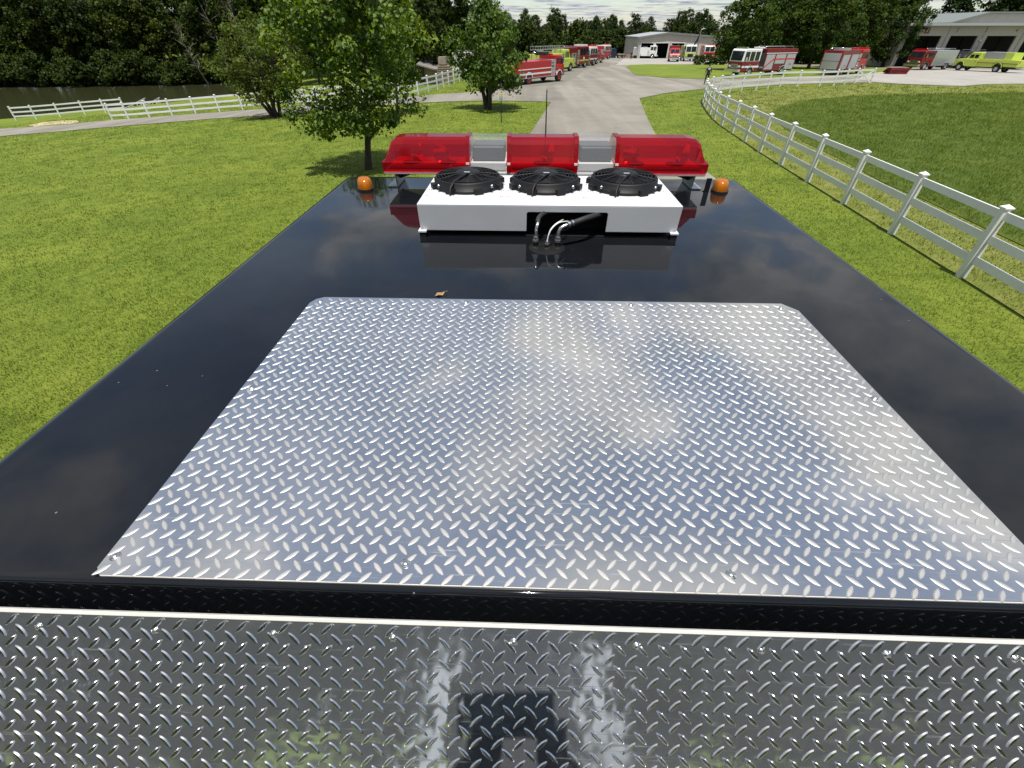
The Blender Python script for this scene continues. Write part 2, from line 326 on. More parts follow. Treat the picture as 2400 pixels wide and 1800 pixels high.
def sheet(name, pts, material, lift, label=None, thick=0.0):
    pts = [(float(p[0]), float(p[1])) for p in pts]
    bm = bmesh.new(); vs = [bm.verts.new((x, y, 0)) for x, y in pts]; es = [bm.edges.new((vs[i], vs[(i + 1) % len(vs)])) for i in range(len(vs))]
    bmesh.ops.triangle_fill(bm, edges=es, use_beauty=True, use_dissolve=False)
    xs = [p[0] for p in pts]; ys = [p[1] for p in pts]
    for L, k, lo, hi in ((GX, 0, min(xs), max(xs)), (GY, 1, min(ys), max(ys))):
        for c in L[(L > lo) & (L < hi)]:
            co = [0, 0, 0]; no = [0, 0, 0]; co[k] = float(c); no[k] = 1
            bmesh.ops.bisect_plane(bm, geom=bm.verts[:] + bm.edges[:] + bm.faces[:], plane_co=co, plane_no=no)
    X = np.array([v.co.x for v in bm.verts]); Y = np.array([v.co.y for v in bm.verts]); Z = terrain(X, Y) + lift
    for v, z in zip(bm.verts, Z): v.co.z = z
    for f in bm.faces:
        f.smooth = True
        if f.normal.z < 0: f.normal_flip()
    bmesh.ops.recalc_face_normals(bm, faces=bm.faces)
    if sum(f.normal.z for f in bm.faces) < 0: bmesh.ops.reverse_faces(bm, faces=bm.faces)
    me = bpy.data.meshes.new(name); bm.to_mesh(me); bm.free(); me.materials.append(material)
    o = link(bpy.data.objects.new(name, me)); tag(o, label, kind='structure'); return o
P2 = lambda L: [px(u, v)[:2] for u, v in L]
a_, b_ = px(1145, 290), px(1415, 290)
yard = [(a_[0], -40), (a_[0], 8.0)] + P2([(1145, 290), (1166, 258), (1190, 222), (1170, 220), (1100, 218.5), (1014, 219), (861, 226), (666, 244), (461, 257), (250, 274), (125, 285), (0, 295), (-90, 302), (-90, 286), (0, 279), (125, 271), (240, 260), (375, 250), (553, 237), (666, 229), (861, 212), (1014, 200), (1075, 193), (1060, 168), (1050, 148), (1075, 133), (1180, 124), (1320, 118.5), (1450, 117.5), (1580, 119), (1700, 130), (1830, 146), (1890, 147), (1960, 140), (2100, 137), (2290, 137), (2290, 181), (2212, 182), (2126, 183), (2080, 187), (1960, 183), (1884, 178.5), (1800, 180), (1701, 183), (1610, 189), (1522, 192), (1437, 202), (1381, 213), (1395, 250), (1415, 290)]) + [(b_[0], 8.0), (b_[0], -40)]
t = M_road.node_tree; b = t.nodes['Principled BSDF']; co = N(t, 'ShaderNodeTexCoord'); src = b.inputs['Base Color'].links[0].from_socket
wn = N(t, 'ShaderNodeTexNoise', ins={'Scale': 0.6, 'Detail': 3.0}); t.links.new(co.outputs['Object'], wn.inputs['Vector'])
wm = N(t, 'ShaderNodeVectorMath', operation='MULTIPLY_ADD'); wm.inputs[1].default_value = (1.6, 1.6, 0); t.links.new(wn.outputs['Color'], wm.inputs[0]); t.links.new(co.outputs['Object'], wm.inputs[2])
vc = N(t, 'ShaderNodeTexVoronoi', feature='DISTANCE_TO_EDGE', ins={'Scale': 0.16}); t.links.new(wm.outputs[0], vc.inputs['Vector'])
cm = N(t, 'ShaderNodeMapRange', ins={'From Min': 0.0, 'From Max': 0.004, 'To Min': 0.72, 'To Max': 1.0}); t.links.new(vc.outputs['Distance'], cm.inputs['Value'])
mp = N(t, 'ShaderNodeMapping', ins={'Scale': (0.55, 0.02, 1.0)}); t.links.new(co.outputs['Object'], mp.inputs['Vector'])
tn = N(t, 'ShaderNodeTexNoise', ins={'Scale': 1.0, 'Detail': 3.0}); t.links.new(mp.outputs[0], tn.inputs['Vector'])
tm_ = N(t, 'ShaderNodeMapRange', ins={'From Min': 0.35, 'From Max': 0.65, 'To Min': 0.80, 'To Max': 1.12}); t.links.new(tn.outputs['Fac'], tm_.inputs['Value'])
ml = N(t, 'ShaderNodeMath', operation='MULTIPLY'); t.links.new(cm.outputs[0], ml.inputs[0]); t.links.new(tm_.outputs[0], ml.inputs[1])
mc = N(t, 'ShaderNodeMix', data_type='RGBA', blend_type='MULTIPLY'); mc.inputs[0].default_value = 1.0; t.links.new(src, mc.inputs[6]); t.links.new(ml.outputs[0], mc.inputs[7]); t.links.new(mc.outputs[2], b.inputs['Base Color'])
sheet('road', yard, M_road, 0.03)
sheet('gravel_lot', P2([(1884, 177.5), (1860, 168), (1890, 158), (1925, 152), (1985, 148.5), (2100, 150), (2288, 154), (2288, 180), (2212, 181), (2126, 182), (2080, 186), (1960, 182)]), M_gravel, 0.036)
sheet('gravel_lot', P2([(1080, 195), (1115, 190), (1200, 183), (1228, 176), (1245, 165), (1262, 152), (1283, 146), (1318, 143), (1319, 136), (1280, 132), (1200, 134), (1100, 150), (1075, 170)]), M_dgravel, 0.036)
sheet('gravel_lot', P2([(1330, 141), (1345, 128), (1375, 121), (1560, 121), (1600, 128), (1560, 139), (1440, 139.5), (1360, 141)]), M_gravel, 0.036)
isl = sheet('grass_island', P2([(1352, 145), (1360, 141), (1400, 139.4), (1500, 139.8), (1600, 141), (1720, 143), (1830, 147), (1905, 148), (1925, 152), (1900, 156), (1850, 160), (1790, 163), (1690, 167), (1600, 170), (1524, 171.5), (1440, 169), (1372, 162.5)]), M_lawn, 0.06)
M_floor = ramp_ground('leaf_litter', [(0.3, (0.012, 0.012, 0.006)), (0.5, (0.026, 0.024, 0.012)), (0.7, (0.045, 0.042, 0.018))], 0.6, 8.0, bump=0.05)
fsh = [at_z(u, v, WATER)[:2] for u, v in far_shore]
def away(p, d): return p + p / np.linalg.norm(p) * d
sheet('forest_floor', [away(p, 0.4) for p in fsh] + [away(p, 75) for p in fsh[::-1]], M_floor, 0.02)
yb_ = [px(u, v)[:2] for u, v in ((900, 160), (985, 140), (1060, 130), (1180, 123.2), (1320, 117.8), (1450, 116.8), (1580, 118.2), (1700, 128), (1830, 140), (1900, 140))]
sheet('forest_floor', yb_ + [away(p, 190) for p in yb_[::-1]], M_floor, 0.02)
# fence lines are needed for the verge and the field
FR_px = [(2065, 594), (1915, 500), (1815, 437), (1735, 388), (1642.5, 330.5), (1607.5, 306), (1581, 288), (1560, 274), (1543, 260), (1532, 247), (1524, 236), (1518, 225.5), (1517, 219), (1521, 213.5), (1534, 208.5), (1554, 204), (1579, 200), (1609, 196), (1639, 194), (1669, 190), (1701, 187.5), (1732, 187.5), (1761, 187.5), (1789.5, 186.5), (1818, 183.6), (1846, 181), (1879, 180)]
FR = [px(u, v)[:2] for u, v in FR_px]
d0 = (FR[0] - FR[1]) / np.linalg.norm(FR[0] - FR[1]); FR = [FR[0] + d0 * 14.6] + FR
verge = [tuple(p) for p in FR] + P2([(1960, 184.5), (2080, 189), (2126, 186), (2212, 184), (2288, 183), (2288, 200)]) + [(70, 20), (70, -20), (FR[0][0] + 30, FR[0][1])]
sheet('dry_verge', verge, M_dry, 0.012)
field = P2([(2300, 202), (2212, 201), (2080, 203), (1960, 205), (1860, 207), (1790, 212), (1722, 220), (1672, 236), (1662, 250), (1690, 275), (1740, 310), (1815, 345), (1905, 395), (2010, 440), (2120, 492), (2212, 535)])
fe = field[-1]; field += [(fe[0] + 0.6, -6.0), (66, -18), (66, 22)]
sheet('field', field, M_field, 0.03)
sheet('sand_patch', P2([(60, 271), (95, 264), (130, 261), (165, 260), (172, 264), (150, 268), (110, 270), (75, 274)]), M_sand, 0.02)
sheet('mulch_ring', [px(596, 252)[:2] + 1.0 * np.array([math.cos(a) * 1.35, math.sin(a) * 1.1]) for a in np.linspace(0, 2 * math.pi, 14, endpoint=False)], M_mulch, 0.03)
m, t, b = base_mat('pond_water'); b.inputs['Base Color'].default_value = (0.028, 0.030, 0.012, 1); b.inputs['Roughness'].default_value = 0.16; b.inputs['Specular IOR Level'].default_value = 0.4
co = N(t, 'ShaderNodeTexCoord'); nb = N(t, 'ShaderNodeTexNoise', ins={'Scale': 2.2, 'Detail': 4.0}); t.links.new(co.outputs['Object'], nb.inputs['Vector'])
bp = N(t, 'ShaderNodeBump', ins={'Strength': 0.5, 'Distance': 0.06}); t.links.new(nb.outputs['Fac'], bp.inputs['Height']); t.links.new(bp.outputs[0], b.inputs['Normal'])
cen = POND.mean(0); pw = [(cen + (p - cen) * 1.10) for p in POND]
me = bpy.data.meshes.new('pond'); me.from_pydata([(p[0], p[1], WATER) for p in pw], [], [tuple(range(len(pw)))]); me.materials.append(m)
tag(link(bpy.data.objects.new('pond', me)), kind='structure')

# ------------------------------------------------------------------ grass blades (nobody could count them)
def grass(name, n, rmin, rmax, inside, h, w, material, seed, label, spread=0.05, blades=5, power=1.0, ang=(-75, 75)):
    rg = np.random.default_rng(seed)
    r = rmin * (rmax / rmin) ** (rg.random(n) ** power); th = np.radians(ang[0] + (ang[1] - ang[0]) * rg.random(n))
    x, y = r * np.sin(th), r * np.cos(th)
    k = inside(x, y); x, y, r = x[k], y[k], r[k]; n = len(x); z = terrain(x, y)
    k = blades; sz = (0.7 + 0.6 * rg.random((n, k))) * (1 + r / 40)[:, None]
    bx = x[:, None] + rg.normal(0, spread, (n, k)) * (1 + r / 25)[:, None]; by = y[:, None] + rg.normal(0, spread, (n, k)) * (1 + r / 25)[:, None]
    a = rg.random((n, k)) * 2 * np.pi; lean = rg.random((n, k)) * 0.9 + 0.15; la = rg.random((n, k)) * 2 * np.pi
    H = h * sz; W = w * (1 + r / 18)[:, None] * np.ones((n, k))
    z0 = np.repeat(z[:, None], k, 1)
    A = np.stack([bx - W * np.cos(a), by - W * np.sin(a), z0 - 0.005], -1); B = np.stack([bx + W * np.cos(a), by + W * np.sin(a), z0 - 0.005], -1)
    C = np.stack([bx + H * lean * np.cos(la), by + H * lean * np.sin(la), z0 + H * np.sqrt(np.clip(1 - (lean * 0.75) ** 2, 0.1, 1))], -1)
    V = np.stack([A, B, C], 2).reshape(-1, 3); F = np.arange(len(V)).reshape(-1, 3)
    patch = 0.5 + 0.20 * np.sin(0.9 * x + 1.7 * np.sin(0.31 * y + seed)) * np.sin(0.47 * y + 1.3 * np.sin(0.6 * x)) + 0.16 * np.sin(2.3 * x + 3.1 * np.sin(0.8 * y)) * np.sin(1.9 * y + 2.0 * np.sin(1.1 * x)) + 0.12 * np.sin(0.23 * y - 0.35 * x + seed)
    lf = np.repeat(np.clip(np.repeat(patch * 0.75 + 0.25 * rg.random(n) - 0.1, k) + rg.random(n * k) * 0.35 - 0.12, 0, 1), 3)
    o = link(bpy.data.objects.new(name, np_mesh(name, V, F, material, lf))); return tag(o, label, 'grass', kind='stuff')
FIELD = np.array(field); VERGE = np.array(verge); YARD = np.array(yard)
FRA = np.array(FR)
def in_lawn(x, y): return (poly_sd(x, y, YARD) > -0.10 + 0.12 * np.sin(3.1 * x + 2.0 * y) * np.sin(2.7 * y - x)) & (poly_sd(x, y, VERGE) > -0.15) & (poly_sd(x, y, POND) > 3) & ~((np.abs(x - 0.08) < 2.6) & (y < 4))
ML1 = leaf_mat('lawn_blades', (0.064, 0.110, 0.017), (0.118, 0.170, 0.030), (0.225, 0.262, 0.066), 0.35)
ML2 = leaf_mat('field_blades', (0.056, 0.100, 0.013), (0.098, 0.152, 0.022), (0.18, 0.225, 0.045), 0.35)
ML3 = leaf_mat('dry_blades', (0.085, 0.12, 0.015), (0.15, 0.18, 0.03), (0.29, 0.25, 0.10), 0.3)
grass('lawn_grass', 190000, 2.4, 75, in_lawn, 0.032, 0.0045, ML1, 11, 'short mown lawn grass either side of the road', 0.05, 5, 0.72, (-100, 100))
grass('field_grass', 70000, 8, 70, lambda x, y: poly_sd(x, y, FIELD) < -0.05, 0.075, 0.006, ML2, 12, 'longer dark green grass of the field inside the fence', 0.06, 5, 0.8, (5, 80))
grass('dry_grass', 40000, 7, 75, lambda x, y: (poly_sd(x, y, VERGE) < -0.15) & (poly_sd(x, y, FIELD) > 0.0), 0.05, 0.006, ML3, 13, 'yellowed grass strip along the inside of the fence', 0.05, 5, 0.85, (5, 80))
# ------------------------------------------------------------------ the fire engine under the camera
RZ = CAMZ - 0.70                     # roof height
M_paint, t, b = base_mat('black_gloss_paint')
b.inputs['Base Color'].default_value = (0.006, 0.007, 0.009, 1); b.inputs['Roughness'].default_value = 0.035; b.inputs['IOR'].default_value = 1.42
b.inputs['Coat Weight'].default_value = 0.0
co = N(t, 'ShaderNodeTexCoord'); nb = N(t, 'ShaderNodeTexNoise', ins={'Scale': 1.6, 'Detail': 1.0}); t.links.new(co.outputs['Object'], nb.inputs['Vector'])
bp = N(t, 'ShaderNodeBump', ins={'Strength': 1.0, 'Distance': 0.006}); t.links.new(nb.outputs['Fac'], bp.inputs['Height']); t.links.new(bp.outputs[0], b.inputs['Normal']); t.links.new(bp.outputs[0], b.inputs['Coat Normal'])
# thin road dust that dulls the paint a little in patches
nd = N(t, 'ShaderNodeTexNoise', ins={'Scale': 3.0, 'Detail': 8.0, 'Roughness': 0.7}); t.links.new(co.outputs['Object'], nd.inputs['Vector'])
rd = N(t, 'ShaderNodeValToRGB'); rd.color_ramp.elements[0].position = 0.35; rd.color_ramp.elements[0].color = (0.005, 0.006, 0.008, 1); rd.color_ramp.elements[1].position = 0.75; rd.color_ramp.elements[1].color = (0.009, 0.010, 0.012, 1)
t.links.new(nd.outputs['Fac'], rd.inputs[0]); t.links.new(rd.outputs[0], b.inputs['Base Color'])
vo = N(t, 'ShaderNodeTexVoronoi', ins={'Scale': 30.0}); t.links.new(co.outputs['Object'], vo.inputs['Vector'])
v1 = N(t, 'ShaderNodeMath', operation='LESS_THAN', ins={1: 0.055}); t.links.new(vo.outputs['Distance'], v1.inputs[0])
vs_ = N(t, 'ShaderNodeSeparateColor'); t.links.new(vo.outputs['Color'], vs_.inputs[0]); v2 = N(t, 'ShaderNodeMath', operation='GREATER_THAN', ins={1: 0.93}); t.links.new(vs_.outputs[0], v2.inputs[0])
v3 = N(t, 'ShaderNodeMath', operation='MULTIPLY'); t.links.new(v1.outputs[0], v3.inputs[0]); t.links.new(v2.outputs[0], v3.inputs[1])
vm = N(t, 'ShaderNodeMix', data_type='RGBA'); t.links.new(v3.outputs[0], vm.inputs[0]); t.links.new(rd.outputs[0], vm.inputs[6]); vm.inputs[7].default_value = (0.16, 0.16, 0.15, 1); t.links.new(vm.outputs[2], b.inputs['Base Color'])
M_plate = metal_sheet('tread_plate_worn', (0.79, 0.775, 0.75), 0.045, 0.15, 0.0006, 7.0, 0.30, 0.95)
M_plate2 = metal_sheet('tread_plate_polished', (0.55, 0.59, 0.64), 0.05, 0.16, 0.0035, 13.0, 0.28, 0.90)
M_lug = mat('worn_lug_tops', (0.54, 0.53, 0.51), 0.52, 0.82, var=0.06, vscale=60, bump=0.0003, bscale=900)
M_lug2 = mat('polished_lugs', (0.74, 0.74, 0.73), 0.22, 1.0, var=0.05, vscale=60)
M_edge = mat('cut_plate_edge', (0.80, 0.78, 0.72), 0.5, 0.4, var=0.06)
M_acw = mat('white_powder_coat', (0.60, 0.62, 0.645), 0.4, var=0.04, vscale=5, coat=0.1)
M_plastic = mat('black_plastic', (0.008, 0.008, 0.009), 0.5, var=0.25, vscale=20, spec=0.3)
M_hose = mat('black_rubber_hose', (0.02, 0.02, 0.02), 0.55, var=0.2)
M_fit = mat('zinc_fitting', (0.66, 0.66, 0.64), 0.25, 1.0, var=0.08, rvar=0.08)
M_redlens = tint_clear('red_dome_lens', (0.74, 0.020, 0.030), 0.56, 0.07, (0.33, 0.006, 0.012))
M_clear = tint_clear('clear_dome_lens', (0.95, 0.95, 0.96), 0.80, 0.05, (0.55, 0.56, 0.57))
eng = empty('fire_engine', (0.08, -1.0, 0), 0, 'black fire engine with red light bar and white roof unit in the foreground', 'fire engine')
inv = (-0.08, 1.0, 0)
def E_(mb, name, mats, parent=None, bevel=0.0):
    o = mb.build(name, mats, eng if parent is None else parent, None, bevel)
    if parent is None: o.location = inv
    return o
# cab shell: a rolled-edge box
def roll(lo, hi, r0, r1, down, nf):
    """positions along one axis with a rolled edge at both ends: (pos, dz)"""
    L = [(lo, r0 + down), (lo, r0 + 0.02)] if down else []
    L += [(lo + r0 - r0 * math.cos(a), r0 - r0 * math.sin(a)) for a in np.linspace(0, math.pi / 2, 7)]
    L += [(lo + r0 + (hi - r1 - lo - r0) * f, 0) for f in ([0.004] + list(np.linspace(0, 1, nf))[1:-1] + [0.996])]
    L += [(hi - r1 + r1 * math.cos(a), r1 - r1 * math.sin(a)) for a in np.linspace(math.pi / 2, 0, 7)]
    if down: L += [(hi, r1 + 0.02), (hi, r1 + down)]
    return L
LX = roll(-1.125, 1.287, 0.045, 0.045, 2.35, 6); LY = roll(0.322, 2.99, 0.009, 0.16, 2.35, 8)
V = []; 
for (y, dy) in LY:
    for (x, dx) in LX: V.append((x, y, max(0.75, RZ - dx - dy)))
nX = len(LX); F = []
for j in range(len(LY) - 1):
    for i in range(nX - 1):
        q = (j * nX + i, j * nX + i + 1, (j + 1) * nX + i + 1, (j + 1) * nX + i)
        p = [Vector(V[k]) for k in q]
        if ((p[2] - p[0]).cross(p[3] - p[1])).length > 1e-7: F.append(q)
me = bpy.data.meshes.new('cab_shell'); me.from_pydata(V, [], F); me.materials.append(M_paint); me.polygons.foreach_set('use_smooth', [True] * len(F)); me.update()
o = link(bpy.data.objects.new('cab', me), eng); o.location = inv
cab_o = o
for s, X in ((-1, -1.127), (1, 1.289)):
    for y0, y1 in ((0.55, 1.35), (1.6, 2.6)):
        w = MB().box(X - 0.006, X + 0.006, y0, y1, 2.05, 2.75, ch=0.004).build('side_window', M_glass, cab_o)
w = MB().box(-0.98, 1.14, 2.985, 2.998, 1.75, 2.75, ch=0.005).build('windshield', M_glass, cab_o)
# body behind, deck the photographer stands on, wheels
E_(MB().box(-1.12, 1.28, -6.2, 0.055, 0.75, 1.97, ch=0.01), 'body', M_dred)
E_(MB().box(-1.13, 1.29, -6.21, 0.05, 1.972, 2.01), 'deck', M_plate)
E_(MB().box(-1.128, 1.288, 0.050, 0.060, 2.011, 2.846), 'riser', M_plate)
E_(MB().box(-0.35, 0.5, -6.0, 2.8, 0.5, 0.745), 'chassis', M_black)
for x_, w_, m_, y_ in ((-0.37, 0.055, M_wpaint, -0.72), (0.40, 0.06, M_wpaint, -0.72), (0.02, 0.028, M_ypaint, -1.0)):  # unseen bars, added and leaned into the sun to mirror as panel streaks
    E_(MB().box(x_ - w_, x_ + w_, -0.012, 0.012, 0, 1.7, M=Matrix.Translation((0, y_, 2.012)) @ Matrix.Rotation(R(36), 4, 'X'), ch=0.006), 'streak_bar', m_)
tyre_prof = [(0.27, -0.14), (0.40, -0.15), (0.49, -0.13), (0.52, -0.08), (0.52, 0.08), (0.49, 0.13), (0.40, 0.15), (0.27, 0.14)]
def big_wheel(x, y, sgn):
    T = Matrix.Translation((x, y, 0.53)) @ Matrix.Rotation(R(90) * sgn, 4, 'Y')
    w = E_(MB().lathe(tyre_prof, n=28, T=T), 'wheel', M_tyre)
    MB().lathe([(0.0, 0.10), (0.09, 0.10), (0.11, 0.04), (0.2, 0.03), (0.25, 0.12), (0.285, 0.125), (0.285, -0.12), (0.0, -0.12)], n=24, T=T).build('rim', M_chrome, w)
for y in (2.0, -4.2):
    big_wheel(-1.0, y, -1); big_wheel(1.16, y, 1)
# ---- tread plates
PITCHX = 0.034
def lug_mesh(name, material, L=0.0280, W=0.0094, Hh=0.0014):
    n = 10; ring = []
    for i in range(n):
        a = 2 * math.pi * i / n; c, s_ = math.cos(a), math.sin(a)
        ring.append((0.5 * L * c, 0.5 * W * s_ * (1 - 0.35 * c * c)))
    V = [(x, y, 0) for x, y in ring] + [(x * 0.82, y * 0.60, Hh * 0.88) for x, y in ring] + [(0.34 * L * 0.6, 0, Hh), (-0.34 * L * 0.6, 0, Hh)]
    F = [(i, (i + 1) % n, n + (i + 1) % n, n + i) for i in range(n)]
    top = [n + i for i in range(n)]
    F += [(top[0], top[1], 2 * n), (top[1], top[2], 2 * n), (top[2], top[3], 2 * n + 1, 2 * n), (top[3], top[4], 2 * n + 1), (top[4], top[5], 2 * n + 1), (top[5], top[6], 2 * n + 1), (top[6], top[7], 2 * n + 1), (top[7], top[8], 2 * n, 2 * n + 1), (top[8], top[9], 2 * n), (top[9], top[0], 2 * n)]
    me = bpy.data.meshes.new(name); me.from_pydata(V, [], F); me.materials.append(material); me.polygons.foreach_set('use_smooth', [True] * len(F)); me.update()
    try: me.set_sharp_from_angle(angle=R(28))
    except Exception: pass
    return me
lug_a = lug_mesh('tread_lug', M_lug); lug_b = lug_mesh('tread_lug', M_lug2, 0.0285, 0.0080, 0.0020)
def lattice(x0, x1, y0, y1, off=0.0):
    out = []; r = 0; y = y0 + 0.0085
    while y < y1 - 0.004:
        x = x0 + (0.010 if r % 2 == 0 else 0.010 + PITCHX / 2) + off
        while x < x1 - 0.008: out.append((x, y, 1 if r % 2 == 0 else -1)); x += PITCHX
        y += PITCHX / 2; r += 1
    return out
def lug_field(name, me, items, parent, T=Matrix.Identity(4), seed=3):
    rg = random.Random(seed); base = np.array([v.co[:] for v in me.vertices]); fs = [tuple(p.vertices) for p in me.polygons]
    V = []; F = []
    A = {s: base @ np.array(Matrix.Rotation(R(45) * s, 3, 'Z')).T for s in (1, -1)}
    o = 0
    for x, y, s in items:
        V.append(A[s] + np.array([x, y, 0])); F += [tuple(o + i for i in f) for f in fs]; o += len(base)
    V = np.concatenate(V); TT = np.array(T); V = V @ TT[:3, :3].T + TT[:3, 3]
    m2 = bpy.data.meshes.new(name); m2.from_pydata(V.tolist(), [], F); m2.materials.append(me.materials[0]); m2.polygons.foreach_set('use_smooth', [True] * len(F)); m2.update()
    try: m2.set_sharp_from_angle(angle=R(28))
    except Exception: pass
    ob = link(bpy.data.objects.new(name, m2), parent); return ob
# roof plate
PX0, PX1, PY0, PY1, PT = -0.704, 0.880, 0.334, 1.294, RZ + 0.0045
cr = 0.02
outl = [(PX0 + 0.012, PY0), (PX1 - 0.012, PY0), (PX1, PY0 + 0.012), (PX1, PY1 - 0.045), (PX1 - 0.035, PY1), (PX0 + 0.035, PY1), (PX0 + 0.012, PY1 - 0.014), (PX0, PY1 - 0.04), (PX0, PY0 + 0.012)]
mb = MB().prism(outl, RZ + 0.0008, PT, 'z')
plate = E_(mb, 'roof_plate', [M_plate])
MB().box(PX0 + 0.014, PX1 - 0.014, PY0 - 0.0012, PY0 - 0.0002, RZ + 0.001, PT - 0.0004).build('plate_edge', M_edge, plate)
items = [i for i in lattice(PX0, PX1, PY0, PY1) if not ((i[0] > PX1 - 0.05 and i[1] > PY1 - 0.05 and (i[0] - PX1 + 0.05) + (i[1] - PY1 + 0.05) > 0.045) or (i[0] < PX0 + 0.045 and i[1] > PY1 - 0.035))]
tag(lug_field('tread_pattern', lug_a, items, plate, Matrix.Translation((0, 0, PT - 0.0002))), 'raised diamond pattern of the roof plate', kind='stuff')
def rivet_mesh():
    mb = MB().lathe([(0.0085, 0.0), (0.0085, 0.0009), (0.0062, 0.0012), (0.0055, 0.0028), (0.0035, 0.0042), (0.0, 0.0046)], n=14); return mb.mesh('rivet', M_fit)
riv = rivet_mesh()
for x, y in [(-0.688, 0.366), (-0.19, 0.368), (0.35, 0.365), (0.845, 0.368), (-0.677, 0.815), (0.86, 0.822), (-0.672, 1.262), (-0.19, 1.27), (0.35, 1.27), (0.83, 1.262)]:
    inst('rivet', riv, plate, (x, y, PT))
# sloping rear panel, parallel to the photo's image plane
TP = Vector((0, 0.2822, CAMZ - 0.7214)); SL = Vector((0, -math.sin(PITCH), -math.cos(PITCH))); NR = Vector((0, -math.cos(PITCH), math.sin(PITCH)))
Tm = Matrix(((1, 0, 0, 0), (0, -SL.y, NR.y, TP.y), (0, -SL.z, NR.z, TP.z), (0, 0, 0, 1)))   # local x, up-slope y, normal z
PL = 0.36; X0, X1 = -1.13, 1.29
panel = E_(MB().box(X0, X1, -PL, 0, -0.004, 0.0, M=Tm), 'front_panel', [M_plate2])
MB().box(X0, X1, -0.0005, 0.0055, -0.005, 0.0012, M=Tm, ch=0.001).build('panel_lip', M_edge, panel)
# tread plate skirt under the lip, facing the cab wall
q20 = R(18); SKL = 0.115
SB = Vector((0, TP.y - 0.002 + SKL * math.sin(q20), TP.z - 0.006 - SKL * math.cos(q20)))
Ts = Matrix(((-1, 0, 0, 0.16), (0, -math.sin(q20), math.cos(q20), SB.y), (0, math.cos(q20), math.sin(q20), SB.z), (0, 0, 0, 1)))
sk = MB().box(-X1 + 0.16, -X0 + 0.16, 0, SKL, -0.004, 0.0, M=Ts).build('skirt', M_plate2, panel)
tag(lug_field('tread_pattern', lug_b, lattice(-X1 + 0.16, -X0 + 0.16, 0, SKL), panel, Ts), 'raised diamond pattern facing the cab', kind='stuff')
items = lattice(X0, X1, -PL, -0.002, 0.004); items.sort(key=lambda i: -(i[1]) + abs(i[0] - 0.0) * 0.3)
vis = [i for i in items if -1.0 < i[0] < 1.05 and i[1] > -0.33]
vis.sort(key=lambda i: i[1]); near = set(vis[:300])
tag(lug_field('tread_pattern', lug_b, [i for i in items if i not in near], panel, Tm), 'raised diamond pattern of the sloping panel', kind='stuff')
lug_flat = {}
for s in (1, -1):
    c = lug_b.copy(); c.transform(Matrix.Rotation(R(45) * s, 4, 'Z')); c.transform(Tm.to_3x3().to_4x4()); lug_flat[s] = c
for x, y, s in vis[:300]: inst('tread_lug', lug_flat[s], panel, Tm @ Vector((x, y, 0)))
rv2 = riv.copy(); rv2.transform(Matrix.Scale(0.75, 4)); rv2.transform(Tm.to_3x3().to_4x4())
for k in range(-5, 7):
    inst('rivet', rv2, panel, Tm @ Vector((-0.005 + 0.19 * k, -0.022, 0)))
# ---- white roof air-conditioning unit with three fans
BX0, BX1, BY0, BY1, BZ0, BZ1 = -0.452, 0.646, 1.853, 2.325, CAMZ - 0.672, CAMZ - 0.560
hx0, hx1, hz = 0.006, 0.345, CAMZ - 0.589
mb = MB(); th = 0.003
mb.box(BX0, BX1, BY0, BY1, BZ1 - th, BZ1)
mb.box(BX0, BX0 + th, BY0 + th, BY1 - th, BZ0, BZ1 - th); mb.box(BX1 - th, BX1, BY0 + th, BY1 - th, BZ0, BZ1 - th)
mb.box(BX0, BX1, BY1 - th, BY1, BZ0, BZ1 - th)
mb.prism([(BX0, BZ0), (hx0, BZ0), (hx0, hz - 0.006), (hx0 + 0.006, hz), (hx1 - 0.006, hz), (hx1, hz - 0.006), (hx1, BZ0), (BX1, BZ0), (BX1, BZ1 - th - 0.0002), (BX0, BZ1 - th - 0.0002)], BY0, BY0 + th, 'y')
mb.v = [(x, y + 0.012 * (BZ1 - z) / (BZ1 - BZ0) if y < BY0 + 2 * th else y, z) for x, y, z in mb.v]
ac = E_(mb, 'air_conditioner', [M_acw], bevel=0.002)
MB().box(BX0 + 0.01, BX1 - 0.01, BY0 + 0.12, BY1 - 0.01, RZ + 0.004, BZ1 - 0.006).build('condenser_core', M_dark, ac)
MB().box(BX0 + 0.012, BX1 - 0.012, BY0 + 0.02, BY1 - 0.02, RZ + 0.001, RZ + 0.006).build('base_pan', M_black, ac)
for x in (BX0 - 0.008, BX1 - 0.027):
    for y in (BY0 - 0.004, BY1 - 0.04):
        f = MB().box(x, x + 0.035, y, y + 0.04, BZ0 - 0.004, BZ0 + 0.002).box(x + 0.004, x + 0.031, y + 0.004, y + 0.036, RZ, BZ0 - 0.004, 1).cyl((x + 0.017, y + 0.02, BZ0 + 0.002), (x + 0.017, y + 0.02, BZ0 + 0.008), 0.008, n=6, mi=2)
        f.build('foot', [M_acw, M_black, M_fit], ac)
